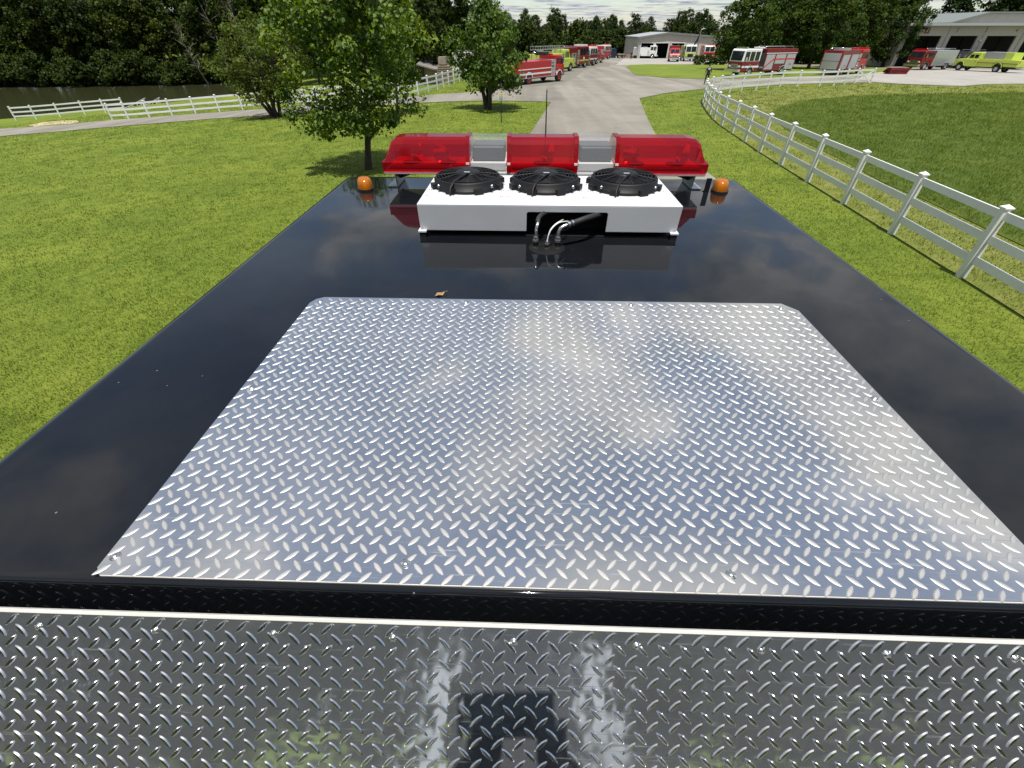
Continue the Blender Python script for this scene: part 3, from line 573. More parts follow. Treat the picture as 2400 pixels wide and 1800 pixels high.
def fan_mesh():
    mb = MB(); r = 0.152
    mb.lathe([(r, 0), (r + 0.006, 0.002), (r + 0.006, 0.012), (r, 0.014), (r - 0.002, 0.040), (r - 0.008, 0.046), (r - 0.012, 0.040), (r - 0.012, 0.0)], n=48)
    for k, rr in enumerate((0.136, 0.121, 0.106, 0.091, 0.076, 0.062)):
        z = 0.047 + 0.004 * (1 - rr / r)
        pts = [(rr * math.cos(a), rr * math.sin(a), z) for a in np.linspace(0, 2 * math.pi, 37)]
        mb.tube(pts, 0.0021, n=5, caps=False)
    for k in range(12):
        a = 2 * math.pi * k / 12 + 0.1
        mb.tube([((r - 0.006) * math.cos(a), (r - 0.006) * math.sin(a), 0.044), (0.10 * math.cos(a), 0.10 * math.sin(a), 0.049), (0.05 * math.cos(a), 0.05 * math.sin(a), 0.054)], 0.0034, n=6)
    mb.lathe([(0.057, 0.046), (0.057, 0.056), (0.050, 0.061), (0.030, 0.063), (0.0, 0.063)], n=32)
    for k in range(10):                               # blades
        a0 = 2 * math.pi * k / 10; vs = []
        for rr in (0.05, 0.09, 0.134):
            for da, zz in ((-0.22, 0.012), (0.22, 0.034)):
                a = a0 + da * (0.7 + rr * 2.2); vs.append((rr * math.cos(a), rr * math.sin(a), zz))
        mb.add(vs, [(0, 1, 3, 2), (2, 3, 5, 4)], 0, True)
    mb.lathe([(0.05, 0.005), (0.05, 0.045)], n=24)
    for k in range(8):                                # mounting ears and bolts
        a = 2 * math.pi * (k + 0.5) / 8; c, s_ = math.cos(a), math.sin(a)
        T = Matrix.Translation((c * (r + 0.008), s_ * (r + 0.008), 0.010)) @ Matrix.Rotation(a, 4, 'Z')
        mb.box(-0.010, 0.012, -0.020, 0.020, -0.009, 0.012, M=T)
    for k in range(4):
        a = 2 * math.pi * (k + 0.5) / 4; p = ((r + 0.014) * math.cos(a), (r + 0.014) * math.sin(a))
        mb.lathe([(0.007, 0.021), (0.007, 0.027), (0.004, 0.031), (0, 0.032)], axis_p=(p[0], p[1], 0.001), n=8, mi=1)
    mb.tube([(0.015, -0.045, 0.060), (0.0, -0.062, 0.062), (-0.02, -0.10, 0.056), (-0.045, -0.135, 0.047), (-0.058, -0.163, 0.030), (-0.062, -0.176, 0.006)], 0.0048, n=7)
    mb.box(-0.012, 0.014, -0.034, -0.028, 0.0632, 0.0642, 2)
    mb.lathe([(0.138, 0.001), (0.0, 0.001)], n=32, mi=3)
    return mb.mesh('cooling_fan', [M_plastic, M_fit, M_wpaint, M_dark])
fan = fan_mesh()
for x in (-0.268, 0.090, 0.449): inst('cooling_fan', fan, ac, (x, 2.145, BZ1))
scr = MB().lathe([(0.006, 0), (0.006, 0.002), (0.0, 0.003)], n=8).mesh('screw', M_fit)
for x in (-0.43, -0.105, -0.073, 0.253, 0.286, 0.62):
    for y in (1.965, 2.06, 2.16): inst('screw', scr, ac, (x, y, BZ1))
def fitting(x, y, r, h):
    mb = MB().cyl((x, y, RZ), (x, y, RZ + 0.006), r * 1.65, n=6, smooth=False).cyl((x, y, RZ + 0.006), (x, y, RZ + h * 0.55), r * 1.02, n=16, mi=1).cyl((x, y, RZ + h * 0.55), (x, y, RZ + h * 0.75), r * 1.4, n=6, smooth=False).cyl((x, y, RZ + h * 0.75), (x, y, RZ + h), r * 1.1, n=16)
    return mb.build('hose_fitting', [M_fit, M_plastic], ac)
fitting(0.045, 1.757, 0.0105, 0.046); fitting(0.091, 1.748, 0.009, 0.030); fitting(0.136, 1.757, 0.0105, 0.046)
def ac_tube(name, pts, r, m):
    # smooth path
    P = [Vector(p) for p in pts]; out_ = []
    for i in range(len(P) - 1):
        p0, p1, p2, p3 = P[max(i - 1, 0)], P[i], P[i + 1], P[min(i + 2, len(P) - 1)]
        for k in range(6):
            t_ = k / 6; out_.append(0.5 * ((2 * p1) + (p2 - p0) * t_ + (2 * p0 - 5 * p1 + 4 * p2 - p3) * t_ ** 2 + (3 * p1 - p0 - 3 * p2 + p3) * t_ ** 3))
    out_.append(P[-1]); return MB().tube(out_, r, n=10).build(name, m, ac)
zz = RZ
ac_tube('metal_pipe', [(0.045, 1.757, zz + 0.044), (0.046, 1.757, zz + 0.070), (0.049, 1.762, zz + 0.088), (0.052, 1.775, zz + 0.098)], 0.0065, M_fit)
ac_tube('hose', [(0.052, 1.773, zz + 0.096), (0.055, 1.800, zz + 0.106), (0.08, 1.86, zz + 0.106), (0.13, 1.92, zz + 0.095)], 0.0095, M_hose)
ac_tube('metal_pipe', [(0.136, 1.757, zz + 0.044), (0.137, 1.757, zz + 0.064), (0.147, 1.760, zz + 0.082), (0.170, 1.768, zz + 0.090)], 0.0075, M_fit)
ac_tube('hose', [(0.168, 1.767, zz + 0.089), (0.205, 1.785, zz + 0.096), (0.255, 1.815, zz + 0.103), (0.32, 1.88, zz + 0.100)], 0.0115, M_hose)
ac_tube('hose_clamp', [(0.172, 1.769, zz + 0.0905), (0.180, 1.773, zz + 0.092)], 0.0128, M_fit)
ac_tube('hose_clamp', [(0.188, 1.777, zz + 0.0935), (0.194, 1.780, zz + 0.0945)], 0.0128, M_fit)
ac_tube('white_wire', [(0.091, 1.748, zz + 0.028), (0.098, 1.750, zz + 0.060), (0.112, 1.758, zz + 0.083), (0.140, 1.790, zz + 0.092), (0.18, 1.84, zz + 0.080)], 0.0026, M_wpaint)
ac_tube('white_wire', [(0.092, 1.747, zz + 0.028), (0.096, 1.752, zz + 0.055), (0.106, 1.762, zz + 0.076), (0.130, 1.800, zz + 0.086), (0.16, 1.86, zz + 0.080)], 0.0022, M_wpaint)
ac_tube('black_wire', [(0.093, 1.750, zz + 0.026), (0.11, 1.77, zz + 0.040), (0.15, 1.82, zz + 0.045), (0.20, 1.90, zz + 0.03)], 0.0024, M_plastic)
MB().lathe([(0.075, 0.0012), (0.070, 0.0022), (0.0, 0.0024)], n=28, axis_p=(0.092, 1.752, RZ)).build('sealant_pad', M_plastic, ac)
# ---- light bar
bar = E_(MB().box(-0.790, 0.982, 2.585, 2.885, CAMZ - 0.622, CAMZ - 0.606, ch=0.004).box(-0.770, 0.962, 2.60, 2.87, CAMZ - 0.606, CAMZ - 0.590), 'light_bar', M_wpaint)
ZB, ZT = CAMZ - 0.606, CAMZ - 0.447
prof = [(2.582, ZB), (2.579, ZB + 0.045), (2.590, ZB + 0.050), (2.612, ZT - 0.030), (2.628, ZT - 0.010), (2.652, ZT), (2.752, ZT), (2.79, ZT - 0.012), (2.830, ZT - 0.05), (2.872, ZB + 0.050), (2.888, ZB + 0.045), (2.885, ZB)]
def shrink(p, d):
    cy_, cz_ = 2.735, (ZB + ZT) / 2 - 0.02
    return [(y + (cy_ - y) / max(abs(cy_ - y), 1e-6) * min(d, abs(cy_ - y)), max(ZB, z - d if z > ZB + 0.06 else z)) for y, z in p]
def dome(name, x0, x1, m, end0=0, end1=0):
    """hollow lens of constant section, tapered at a closed end"""
    mb = MB(); secs = []
    xs = []
    if end0: xs += [(x0, 0.0), (x0 + 0.004, 0.05), (x0 + 0.012, 0.06), (x0 + 0.05, 0.80), (x0 + 0.075, 0.95), (x0 + 0.12, 1.0)]
    else: xs += [(x0, 1.0)]
    if end1: xs += [(x1 - 0.12, 1.0), (x1 - 0.075, 0.95), (x1 - 0.05, 0.80), (x1 - 0.012, 0.06), (x1 - 0.004, 0.05), (x1, 0.0)]
    else: xs += [(x1, 1.0)]
    n = len(prof)
    vs = []
    for x, k in xs:
        for y, z in prof:
            lim = ZB + 0.048
            zz_ = z if z <= lim else lim + (z - lim) * k
            vs.append((x, y, zz_))
    fs = [(i * n + j, i * n + j + 1, (i + 1) * n + j + 1, (i + 1) * n + j) for i in range(len(xs) - 1) for j in range(n - 1)]
    if end0: fs.append(tuple(range(n)))
    if end1: fs.append(tuple(range((len(xs) - 1) * n, len(xs) * n)))
    mb.add(vs, fs, 0, False); return mb.build(name, m, bar)
dome('red_dome', -0.790, -0.325, M_redlens, 1, 0); dome('clear_dome', -0.312, -0.102, M_clear); dome('red_dome', -0.089, 0.262, M_redlens); dome('clear_dome', 0.275, 0.482, M_clear); dome('red_dome', 0.495, 0.982, M_redlens, 0, 1)
for x in (-0.3185, -0.0955, 0.2685, 0.4885):          # divider ribs
    rib = [(y + (2.735 - y) * -0.03, z + (0.006 if z > ZB + 0.06 else 0)) for y, z in prof]
    r_ = MB().prism(rib, x - 0.011, x + 0.011, 'x').build('divider', M_redlens, bar)
    MB().box(x - 0.009, x + 0.009, 2.5715, 2.577, ZB + 0.038, ZB + 0.048).build('clip', M_wpaint, r_)
M_spk = mat('speaker_face', (0.018, 0.021, 0.026), 0.4, 0.0, var=0.3, vscale=20)
for x0, x1 in ((-0.296, -0.118), (0.291, 0.466)):
    MB().prism([(2.612, ZB + 0.052), (2.630, ZT - 0.040), (2.80, ZT - 0.040), (2.83, ZB + 0.052)], x0, x1, 'x').build('siren_speaker', M_spk, bar, bevel=0.008)
    MB().box(x0 - 0.008, x1 + 0.008, 2.592, 2.87, ZB + 0.006, ZB + 0.046, ch=0.003).build('bracket', M_wpaint, bar)
M_refl = mat('lamp_reflector', (0.85, 0.82, 0.80), 0.12, 1.0, var=0.1, vscale=30)
for x in (-0.66, -0.45, 0.09, 0.62, 0.84):
    T = Matrix.Translation((x, 2.72, ZB + 0.018))
    rot = MB().cyl((x, 2.72, ZB), (x, 2.72, ZB + 0.02), 0.05, n=18)
    for i_ in range(1):
        a = {-0.66: 2.3, -0.45: -0.6, 0.09: 1.2, 0.62: -1.0, 0.84: 0.9}[x]
        prf = [(0.012, 0.0), (0.03, 0.010), (0.048, 0.028), (0.058, 0.05)]
        T2 = Matrix.Translation((x, 2.72, ZB + 0.066)) @ Matrix.Rotation(a, 4, 'Z') @ Matrix.Rotation(R(90), 4, 'X')
        rot.lathe(prf, n=16, T=T2, mi=1)
        rot.cyl((x, 2.72, ZB + 0.02), (x, 2.72, ZB + 0.075), 0.012, n=10, mi=1)
    rot.build('rotator', [M_black, M_refl], bar)
MB().box(-0.76, -0.335, 2.60, 2.606, ZB + 0.008, ZB + 0.030).box(-0.08, 0.255, 2.60, 2.606, ZB + 0.008, ZB + 0.030).box(0.505, 0.955, 2.60, 2.606, ZB + 0.008, ZB + 0.030).build('reflector_strip', M_wpaint, bar)
for x, s in ((-0.735, 1), (0.935, -1)):
    mb = MB().prism([(2.63, RZ + 0.006), (2.61, CAMZ - 0.622), (2.86, CAMZ - 0.622), (2.80, RZ + 0.006)], x - 0.004, x + 0.004, 'x')
    mb.box(min(x, x - s * 0.055), max(x, x - s * 0.055), 2.62, 2.81, RZ + 0.001, RZ + 0.007)
    mb.prism([(x + s * 0.004, RZ + 0.03), (x + s * 0.004, CAMZ - 0.623), (x + s * 0.15, CAMZ - 0.623)], 2.70, 2.708, 'y', 1)
    mb.build('mounting_foot', [M_alu, M_black], bar)
for x in (-0.43, 0.10, 0.62): MB().cyl((x, 2.735, RZ), (x, 2.735, CAMZ - 0.622), 0.018, n=10).build('stud', M_black, bar)
# ---- amber marker lamps, antenna, tag, bits
def marker(x, y, rz):
    M = Matrix.Translation((x, y, RZ)) @ Matrix.Rotation(rz, 4, 'Z')
    b_ = MB().prism([(0.046 * math.cos(a), 0.062 * math.sin(a)) for a in np.linspace(0, 2 * math.pi, 24, endpoint=False)], 0, 0.010, 'z', M=M)
    o = E_(b_, 'marker_lamp', M_black)
    vs = []; rows = 8; n = 24
    for j in range(rows + 1):
        f = j / rows; z = 0.010 + 0.054 * math.sin(f * math.pi / 2); k = math.cos(f * math.pi / 2) ** 0.36
        for i in range(n):
            a = 2 * math.pi * i / n; yy_ = 0.058 * math.sin(a); 
            vs.append((0.042 * math.cos(a) * k, yy_ * k + 0.016 * (1 - k) - 0.004 * f, z))
    l_ = MB().add(vs, [(j * n + i, j * n + (i + 1) % n, (j + 1) * n + (i + 1) % n, (j + 1) * n + i) for j in range(rows) for i in range(n)], 0, True, M).build('amber_lens', M_amber, o)
    MB().cyl((0, -0.002, 0.010), (0, -0.002, 0.045), 0.014, 0.009, n=12, M=M).build('bulb', M_lamp, o)
    MB().prism([(-0.05, 0.011), (0.052, 0.011), (0.02, 0.052), (-0.012, 0.066)], -0.0015, 0.0015, 'x', M=M).build('fin', M_amber, o)
marker(-0.908, 2.58, R(25)); marker(1.085, 2.60, R(-12))
E_(MB().box(0.990, 1.018, 2.575, 2.579, RZ, RZ + 0.072).box(0.990, 1.018, 2.579, 2.60, RZ, RZ + 0.003), 'rubber_flap', M_plastic)
E_(MB().tube([(0.112, 2.93, RZ - 0.02), (0.1115, 2.93, CAMZ - 0.47), (0.108, 2.93, CAMZ - 0.258)], [0.006, 0.0042, 0.0028], n=8).cyl((0.112, 2.93, RZ - 0.06), (0.112, 2.93, RZ + 0.02), 0.03, 0.02, n=14), 'antenna', M_plastic)
# ------------------------------------------------------------------ white rail fences
POSTH = 1.37
post_me = MB().box(-0.063, 0.063, -0.063, 0.063, -0.25, POSTH - 0.03, ch=0.004).mesh('post', M_white)
cap_me = MB().add([(-.078, -.078, POSTH - .03), (.078, -.078, POSTH - .03), (.078, .078, POSTH - .03), (-.078, .078, POSTH - .03), (-.078, -.078, POSTH - .005), (.078, -.078, POSTH - .005), (.078, .078, POSTH - .005), (-.078, .078, POSTH - .005), (0, 0, POSTH + .045)],
                  [(3, 2, 1, 0), (0, 1, 5, 4), (1, 2, 6, 5), (2, 3, 7, 6), (3, 0, 4, 7), (4, 5, 8), (5, 6, 8), (6, 7, 8), (7, 4, 8)]).mesh('post_cap', M_white)
rail_me = MB().box(0, 1, -0.02, 0.02, -0.07, 0.07).mesh('rail', M_white)
def resample(pts, st):
    pts = [np.array(p[:2], float) for p in pts]; out_ = [pts[0]]; acc = 0.0
    seg = [np.linalg.norm(pts[i + 1] - pts[i]) for i in range(len(pts) - 1)]; tot = sum(seg); n = max(1, int(round(tot / st))); st = tot / n
    for k in range(1, n + 1):
        d = st * k; i = 0
        while i < len(seg) - 1 and d > seg[i]: d -= seg[i]; i += 1
        out_.append(pts[i] + (pts[i + 1] - pts[i]) * min(1, d / seg[i]))
    return out_
def fence(name, pts, label, spacing=2.44, resamp=True, skip=()):
    P = resample(pts, spacing) if resamp else [np.array(p[:2], float) for p in pts]
    root = empty(name, (P[0][0], P[0][1], gz(*P[0])), 0, label, 'fence'); o0 = Vector(root.location)
    W3 = [Vector((p[0], p[1], gz(p[0], p[1]))) for p in P]
    for i, p in enumerate(W3):
        a = W3[min(i + 1, len(W3) - 1)] - W3[max(i - 1, 0)]; an = math.atan2(a.y, a.x)
        q = inst('post', post_me, root, p - o0, (random.gauss(0, .008), random.gauss(0, .008), an)); inst('post_cap', cap_me, q)
    for i in range(len(W3) - 1):
        d = W3[i + 1] - W3[i]; L = d.length; an = math.atan2(d.y, d.x); el = math.atan2(d.z, math.hypot(d.x, d.y))
        for z in (0.38, 0.79, 1.22):
            inst('rail', rail_me, root, W3[i] - o0 + Vector((0, 0, z + random.gauss(0, .004))), (0, -el, an), (L, 1, 1))
    return root, W3
def brace(root, a, b):
    a = Vector(a) - Vector(root.location); b = Vector(b) - Vector(root.location); d = b - a
    inst('brace', rail_me, root, a, (0, -math.atan2(d.z, math.hypot(d.x, d.y)), math.atan2(d.y, d.x)), (d.length, 1, 0.8))
fr, W3 = fence('rail_fence', FR, 'long white three rail fence curving along the right of the road')
e, e1 = W3[-1], W3[-2]
brace(fr, e + Vector((0, 0, 0.02)), e1 + Vector((0, 0, 1.25))); brace(fr, e + Vector((0, 0, 1.25)), e1 + Vector((0, 0, 0.1)))
fence('rail_fence', [px(*p) for p in [(36, 260), (77.5, 257.5), (119, 254), (160, 250), (201, 246), (240, 243), (272, 240.5)]], 'white three rail fence by the pond at the far left end')
fence('rail_fence', [px(*p) for p in [(244, 259), (277.5, 257.5), (334, 253.5), (390, 249), (444, 244.5), (499, 240), (553, 236), (628, 230)]], 'white three rail fence along the lane in front of the pond')
fence('rail_fence', [px(*p) for p in [(688, 227.5), (760, 222), (820, 217), (862, 213), (885, 210), (908, 205), (927, 199.6), (944, 195), (960.5, 189), (974, 184), (989, 179), (1003, 174.5), (1018, 170), (1040, 163)]], 'white three rail fence climbing behind the lane past the shed')
# gate frame between the two lane fences
ga, gb = Vector(px(628, 230)), Vector(px(688, 227.5))
gate = empty('farm_gate', ga, 0, 'white field gate with diagonal braces behind the multi stemmed tree', 'gate')
gd = gb - ga
for z in (0.35, 0.78, 1.2): inst('gate_rail', rail_me, gate, (0, 0, z), (0, -math.atan2(gd.z, gd.xy.length), math.atan2(gd.y, gd.x)), (gd.length, 1, 0.9))
for k in (0.05, 0.5, 0.95):
    q = inst('gate_upright', post_me, gate, gd * k, (0, 0, math.atan2(gd.y, gd.x)), (0.8, 0.8, 0.93))
for a, b in ((0.05, 0.28), (0.5, 0.27), (0.5, 0.73), (0.95, 0.72)):
    A = gd * a + Vector((0, 0, 1.2)); B = gd * b + Vector((0, 0, 0.35)); d = B - A
    inst('gate_brace', rail_me, gate, A, (0, -math.atan2(d.z, d.xy.length), math.atan2(d.y, d.x)), (d.length, 1, 0.75))
# pier railing beside the pond
pier = empty('pier', px(287, 236), 0, 'small white railed pier at the edge of the pond', 'pier')
pa, pb = Vector(px(287, 236)), Vector(at_z(338, 231, WATER + 0.45)); pz = WATER + 0.55
d = Vector((pb.x - pa.x, pb.y - pa.y, 0)); L = d.length; an = math.atan2(d.y, d.x); Mx = Matrix.Translation((0, 0, pz - pa.z)) @ Matrix.Rotation(an, 4, 'Z')
for k in range(int(L / 0.3)): MB().box(k * 0.3, k * 0.3 + 0.27, -0.9, 0.9, -0.05, 0.0, M=Mx).build('plank', M_wood, pier)
for s in (-0.9, 0.9):
    for k in range(int(L / 2.2) + 1): MB().box(k * 2.2, k * 2.2 + 0.1, s - 0.05, s + 0.05, -1.2, 1.05, M=Mx).build('post', M_white, pier)
    for z in (0.5, 0.95): MB().box(0, L, s - 0.02, s + 0.02, z, z + 0.12, M=Mx).build('rail', M_white, pier)

# ------------------------------------------------------------------ trees
def leaves_np(C, rad, n, leaf, rg, up=0.35, flat=0.75):
    """n leaves round clump centres C (k,3) with radii rad (k)"""
    k = rg.integers(0, len(C), n); off = rg.normal(0, 1, (n, 3)); off /= np.linalg.norm(off, axis=1)[:, None] + 1e-9
    off *= (rg.random(n) ** 0.5)[:, None] * rad[k][:, None]; off[:, 2] *= flat
    P = C[k] + off
    nrm = rg.normal(0, 1, (n, 3)); nrm[:, 2] = np.abs(nrm[:, 2]) + up; nrm += 0.7 * off / (rad[k][:, None] + 1e-6); nrm /= np.linalg.norm(nrm, axis=1)[:, None]
    a = rg.normal(0, 1, (n, 3)); a -= (a * nrm).sum(1)[:, None] * nrm; a /= np.linalg.norm(a, axis=1)[:, None] + 1e-9; a[:, 2] -= 0.25
    b = np.cross(nrm, a); s = leaf * (0.65 + 0.7 * rg.random(n))[:, None]
    v0 = P - a * s * 0.5; v1 = P + b * s * 0.42 + nrm * s * 0.13; v2 = P + a * s * 0.55; v3 = P - b * s * 0.42 + nrm * s * 0.13
    V = np.stack([v0, v1, v2, v3], 1).reshape(-1, 3); F = np.arange(4 * n).reshape(n, 4)
    lf = np.repeat(np.clip(0.5 * rg.random(len(C))[k] + 0.5 * rg.random(n), 0, 1), 4)
    return V, F, lf
def gen_tree(seed, h, r, base, tr, nleaf, leaf, nclump, crad, shape, bark, leafm, multi=1, limbs=9, lean=0.06, name='tree', bare=0):
    rg = np.random.default_rng(seed); rd = random.Random(seed)
    mb = MB(); tips = []
    env = {'round': lambda t: r * (1 - abs(2 * t - 0.85) ** 2.2 * 0.72) , 'cone': lambda t: r * (1.05 - 0.85 * t) * min(1, 0.45 + 4 * t), 'spread': lambda t: r * (0.5 + 1.0 * t) * (1 - max(0, t - 0.55) * 1.5), 'tall': lambda t: r * (0.55 + 0.9 * t) * (1 - max(0, t - 0.5) * 1.35), 'pine': lambda t: r * (0.5 + 1.3 * t - 1.65 * t * t)}[shape]
    for s_ in range(multi):
        ang0 = 2 * math.pi * s_ / multi + rd.random(); tilt = lean + (0.42 * (0.5 + rd.random()) if multi > 1 and s_ > 0 else 0)
        p = Vector((0.06 * s_ * math.cos(ang0), 0.06 * s_ * math.sin(ang0), -0.15)); pts = [p.copy()]; rr = [tr * (1.25 if multi == 1 else 0.85)]
        d = Vector((math.cos(ang0) * tilt, math.sin(ang0) * tilt, 1)).normalized(); top = h * (0.88 if multi == 1 else 0.72 + 0.1 * rd.random()); nseg = 9
        for i in range(nseg):
            d = (d + Vector((rd.gauss(0, .07), rd.gauss(0, .07), 0.05))).normalized(); p = p + d * top / nseg; pts.append(p.copy()); rr.append(max(0.012, tr * (1 - (i + 1) / nseg * 0.9) * (1 if multi == 1 else 0.75)))
        mb.tube(pts, rr, n=9)
        for k in range(limbs if multi == 1 else max(3, limbs // multi + 1)):
            f = base / h * 0.8 + (0.86 - base / h * 0.8) * (k + rd.random()) / (limbs if multi == 1 else max(3, limbs // multi + 1))
            i = min(nseg - 1, int(f * nseg)); q = pts[i].lerp(pts[i + 1], f * nseg - i); az = k * 2.4 + rd.random() * 0.9
            t_ = max(0.02, min(0.98, (q.z - base) / max(0.1, h - base))); reach = env(min(0.95, t_ + 0.12)) * (0.6 + 0.35 * rd.random())
            end = Vector((math.cos(az) * reach, math.sin(az) * reach, q.z + reach * (0.35 + 0.45 * rd.random())))
            mid = q.lerp(end, 0.5) + Vector((rd.gauss(0, .08), rd.gauss(0, .08), rd.gauss(0.06, .06))) * reach
            r0 = rr[i] * 0.62; mb.tube([q, q.lerp(mid, 0.5) + Vector((0, 0, 0.03 * reach)), mid, mid.lerp(end, 0.6), end], [r0, r0 * .75, r0 * .5, r0 * .3, max(0.006, r0 * .14)], n=6); tips += [end, mid]
            for j in range(3):
                st = q.lerp(end, 0.35 + 0.2 * j); e2 = st + Vector((rd.gauss(0, .42), rd.gauss(0, .42), 0.12 + rd.random() * .3)) * reach * 0.75
                mb.tube([st, st.lerp(e2, 0.5) + Vector((0, 0, .04 * reach)), e2], [r0 * .35, r0 * .22, max(0.005, r0 * .1)], n=5); tips.append(e2)
                if bare:
                    for _ in range(bare):
                        e3 = e2 + Vector((rd.gauss(0, .3), rd.gauss(0, .3), rd.gauss(.12, .25))) * reach * 0.6; mb.tube([e2.lerp(st, rd.random() * .6), e2.lerp(e3, .5), e3], [r0 * .12, r0 * .08, 0.004], n=3, caps=False)
    trunk = mb.mesh(name + '_trunk', bark)
    crown = None
    if nleaf:
        t_ = rg.random(nclump) ** 0.9; az = rg.random(nclump) * 2 * np.pi; er = np.array([env(x) for x in t_]) * (1 + 0.20 * np.sin(2 * az + seed + 4 * t_) + 0.16 * np.sin(3 * az + 2.3 * seed - 6 * t_)); rad = er * np.sqrt(0.12 + 0.88 * rg.random(nclump)) * (0.80 + 0.25 * rg.random(nclump))
        C = np.stack([rad * np.cos(az), rad * np.sin(az), base + t_ * (h - base)], 1)
        T = np.array([list(v) for v in tips]) if tips else np.zeros((0, 3))
        if len(T): C = np.concatenate([C, T[rg.random(len(T)) < 0.7]])
        cr_ = crad * (0.45 + 1.05 * rg.random(len(C)) ** 1.5)
        V, F, lf = leaves_np(C, cr_, nleaf, leaf, rg)
        crown = np_mesh(name + '_crown', V, F, leafm, lf)
    return trunk, crown
def plant(name, meshes, loc, label, cat='tree', group=None, s=1.0, rz=0.0, sz=1.0):
    root = empty(name, loc, rz, label, cat, group); root.scale = (s, s, s * sz)
    inst('trunk', meshes[0], root)
    if meshes[1]: inst('crown', meshes[1], root)
    return root
LB = leaf_mat('bright_leaves', (0.030, 0.066, 0.006), (0.064, 0.122, 0.012), (0.20, 0.265, 0.042), 0.33, spec=0.4)
LO = leaf_mat('olive_leaves', (0.035, 0.060, 0.010), (0.070, 0.105, 0.018), (0.14, 0.155, 0.038), 0.3)
LD = leaf_mat('wood_leaves', (0.010, 0.020, 0.003), (0.022, 0.041, 0.006), (0.075, 0.102, 0.014), 0.25)
LG = leaf_mat('oak_leaves', (0.014, 0.030, 0.005), (0.030, 0.058, 0.008), (0.085, 0.122, 0.018), 0.28)
LP = leaf_mat('pine_needles', (0.014, 0.030, 0.008), (0.028, 0.052, 0.012), (0.055, 0.082, 0.020), 0.2)
tA = gen_tree(101, 7.4, 2.4, 1.15, 0.125, 30000, 0.108, 150, 0.55, 'round', M_bark, LB, 1, 12, 0.05, 'near_tree', bare=1)
plant('ornamental_tree', tA, px(795, 366), 'leafy young tree with bright yellow green leaves on the lawn nearest the light bar')
tB = gen_tree(102, 5.5, 2.75, 1.0, 0.22, 12000, 0.16, 95, 0.62, 'round', M_bark, LB, 4, 14, 0.03, 'mid_tree')
plant('ornamental_tree', tB, px(1057, 236), 'leafy tree on the lawn corner beside the small post sign')
tC = gen_tree(103, 5.6, 3.6, 1.0, 0.20, 12000, 0.14, 120, 0.66, 'spread', M_bark, LO, 5, 12, 0.05, 'multi_stem_tree', bare=2)
plant('multi_stem_tree', tC, px(596, 252), 'brownish multi stemmed tree in a mulch ring beside the lane', rz=1.0)
tD = gen_tree(104, 5.2, 2.0, 1.5, 0.09, 7000, 0.14, 80, 0.5, 'round', M_bark, LB, 1, 9, 0.08, 'slim_tree')
plant('ornamental_tree', tD, px(858, 246), 'slim leafy tree half hidden behind the nearest lawn tree')
# wood trees: a few shared shapes
oak = [gen_tree(200 + i, 15 + 1.5 * i, 5.4, 1.5 + 0.7 * i, 0.30, 9000, 0.46, 150, 1.25, ('tall', 'round', 'tall')[i], M_bark, LD, 1, 12, 0.05, 'wood_tree') for i in range(3)]
oakg = [gen_tree(220 + i, 13.5, 6.2, 1.6, 0.34, 15000, 0.34, 210, 1.15, ('round', 'spread')[i], M_bark, LG, 1, 14, 0.05, 'yard_oak') for i in range(2)]
pine = [gen_tree(240 + i, 17 + 2 * i, 3.6, 4.0, 0.22, 6000, 0.5, 110, 1.0, ('pine', 'tall')[i], M_bark, LP, 1, 12, 0.03, 'pine') for i in range(2)]
bush = gen_tree(260, 3.4, 2.2, 0.2, 0.06, 4500, 0.26, 60, 0.7, 'round', M_bark, LD, 3, 8, 0.2, 'bush')
dead = [gen_tree(270 + i, 17, 4.0, 6, 0.20, 0, 0.1, 1, 1, 'tall', M_paleb, LD, 1, 11, 0.09, 'dead_tree', bare=2) for i in range(2)]
rt = random.Random(5)
def NTH(i):
    one = 'first second third fourth fifth sixth seventh eighth ninth tenth eleventh twelfth thirteenth fourteenth fifteenth sixteenth seventeenth eighteenth nineteenth'.split()
    return one[i] if i < 19 else ('twentieth' if i == 19 else 'twenty ' + one[i - 20])
def wood_row(us, v, dy, kinds, name, label, group, smin, smax, jit=3.0):
    us = list(us)
    for ui, u in enumerate(us):
        b_ = px(u, v); d = np.array([b_[0], b_[1]]); d = d / np.linalg.norm(d)
        x, y = b_[0] + d[0] * dy + rt.gauss(0, jit), b_[1] + d[1] * dy + rt.gauss(0, jit)
        plant(name, rt.choice(kinds), (x, y, gz(x, y)), label + ', ' + NTH(ui) + ' from the left', 'bush' if 'bush' in name else 'tree', group, rt.uniform(smin, smax), rt.random() * 6.28, rt.uniform(0.9, 1.15))
wood_row(np.linspace(-60, 560, 13), 184.5, 6, oak, 'wood_tree', 'dark tree in the front row across the pond', 'front trees of the wood across the pond', 0.75, 1.05, 2.0)
wood_row(np.linspace(-90, 700, 15), 182, 20, oak + pine, 'wood_tree', 'tall tree deep in the wood across the pond', 'rear trees of the wood across the pond', 1.0, 1.4, 3.0)
wood_row(np.linspace(-120, 720, 13), 182, 38, oak, 'wood_tree', 'very tall tree at the back of the wood across the pond', 'back trees of the wood across the pond', 1.35, 1.7, 3.0)
wood_row(np.linspace(960, 1660, 18), 118.5, 85, oak, 'wood_tree', 'tree in the rearmost row of the far treeline', 'rearmost row of the far treeline', 0.55, 0.76, 7.0)
wood_row(np.linspace(-70, 575, 24), 188.5, 1.2, [bush], 'shore_bush', 'leafy bush on the far bank of the pond', 'bushes along the far bank of the pond', 0.8, 1.5, 1.2)
wood_row([600, 660, 720, 790, 850, 905, 955], 176, 26, oak + pine, 'wood_tree', 'dark tree behind the shed and lane fence', 'trees behind the shed', 0.9, 1.25, 2.5)
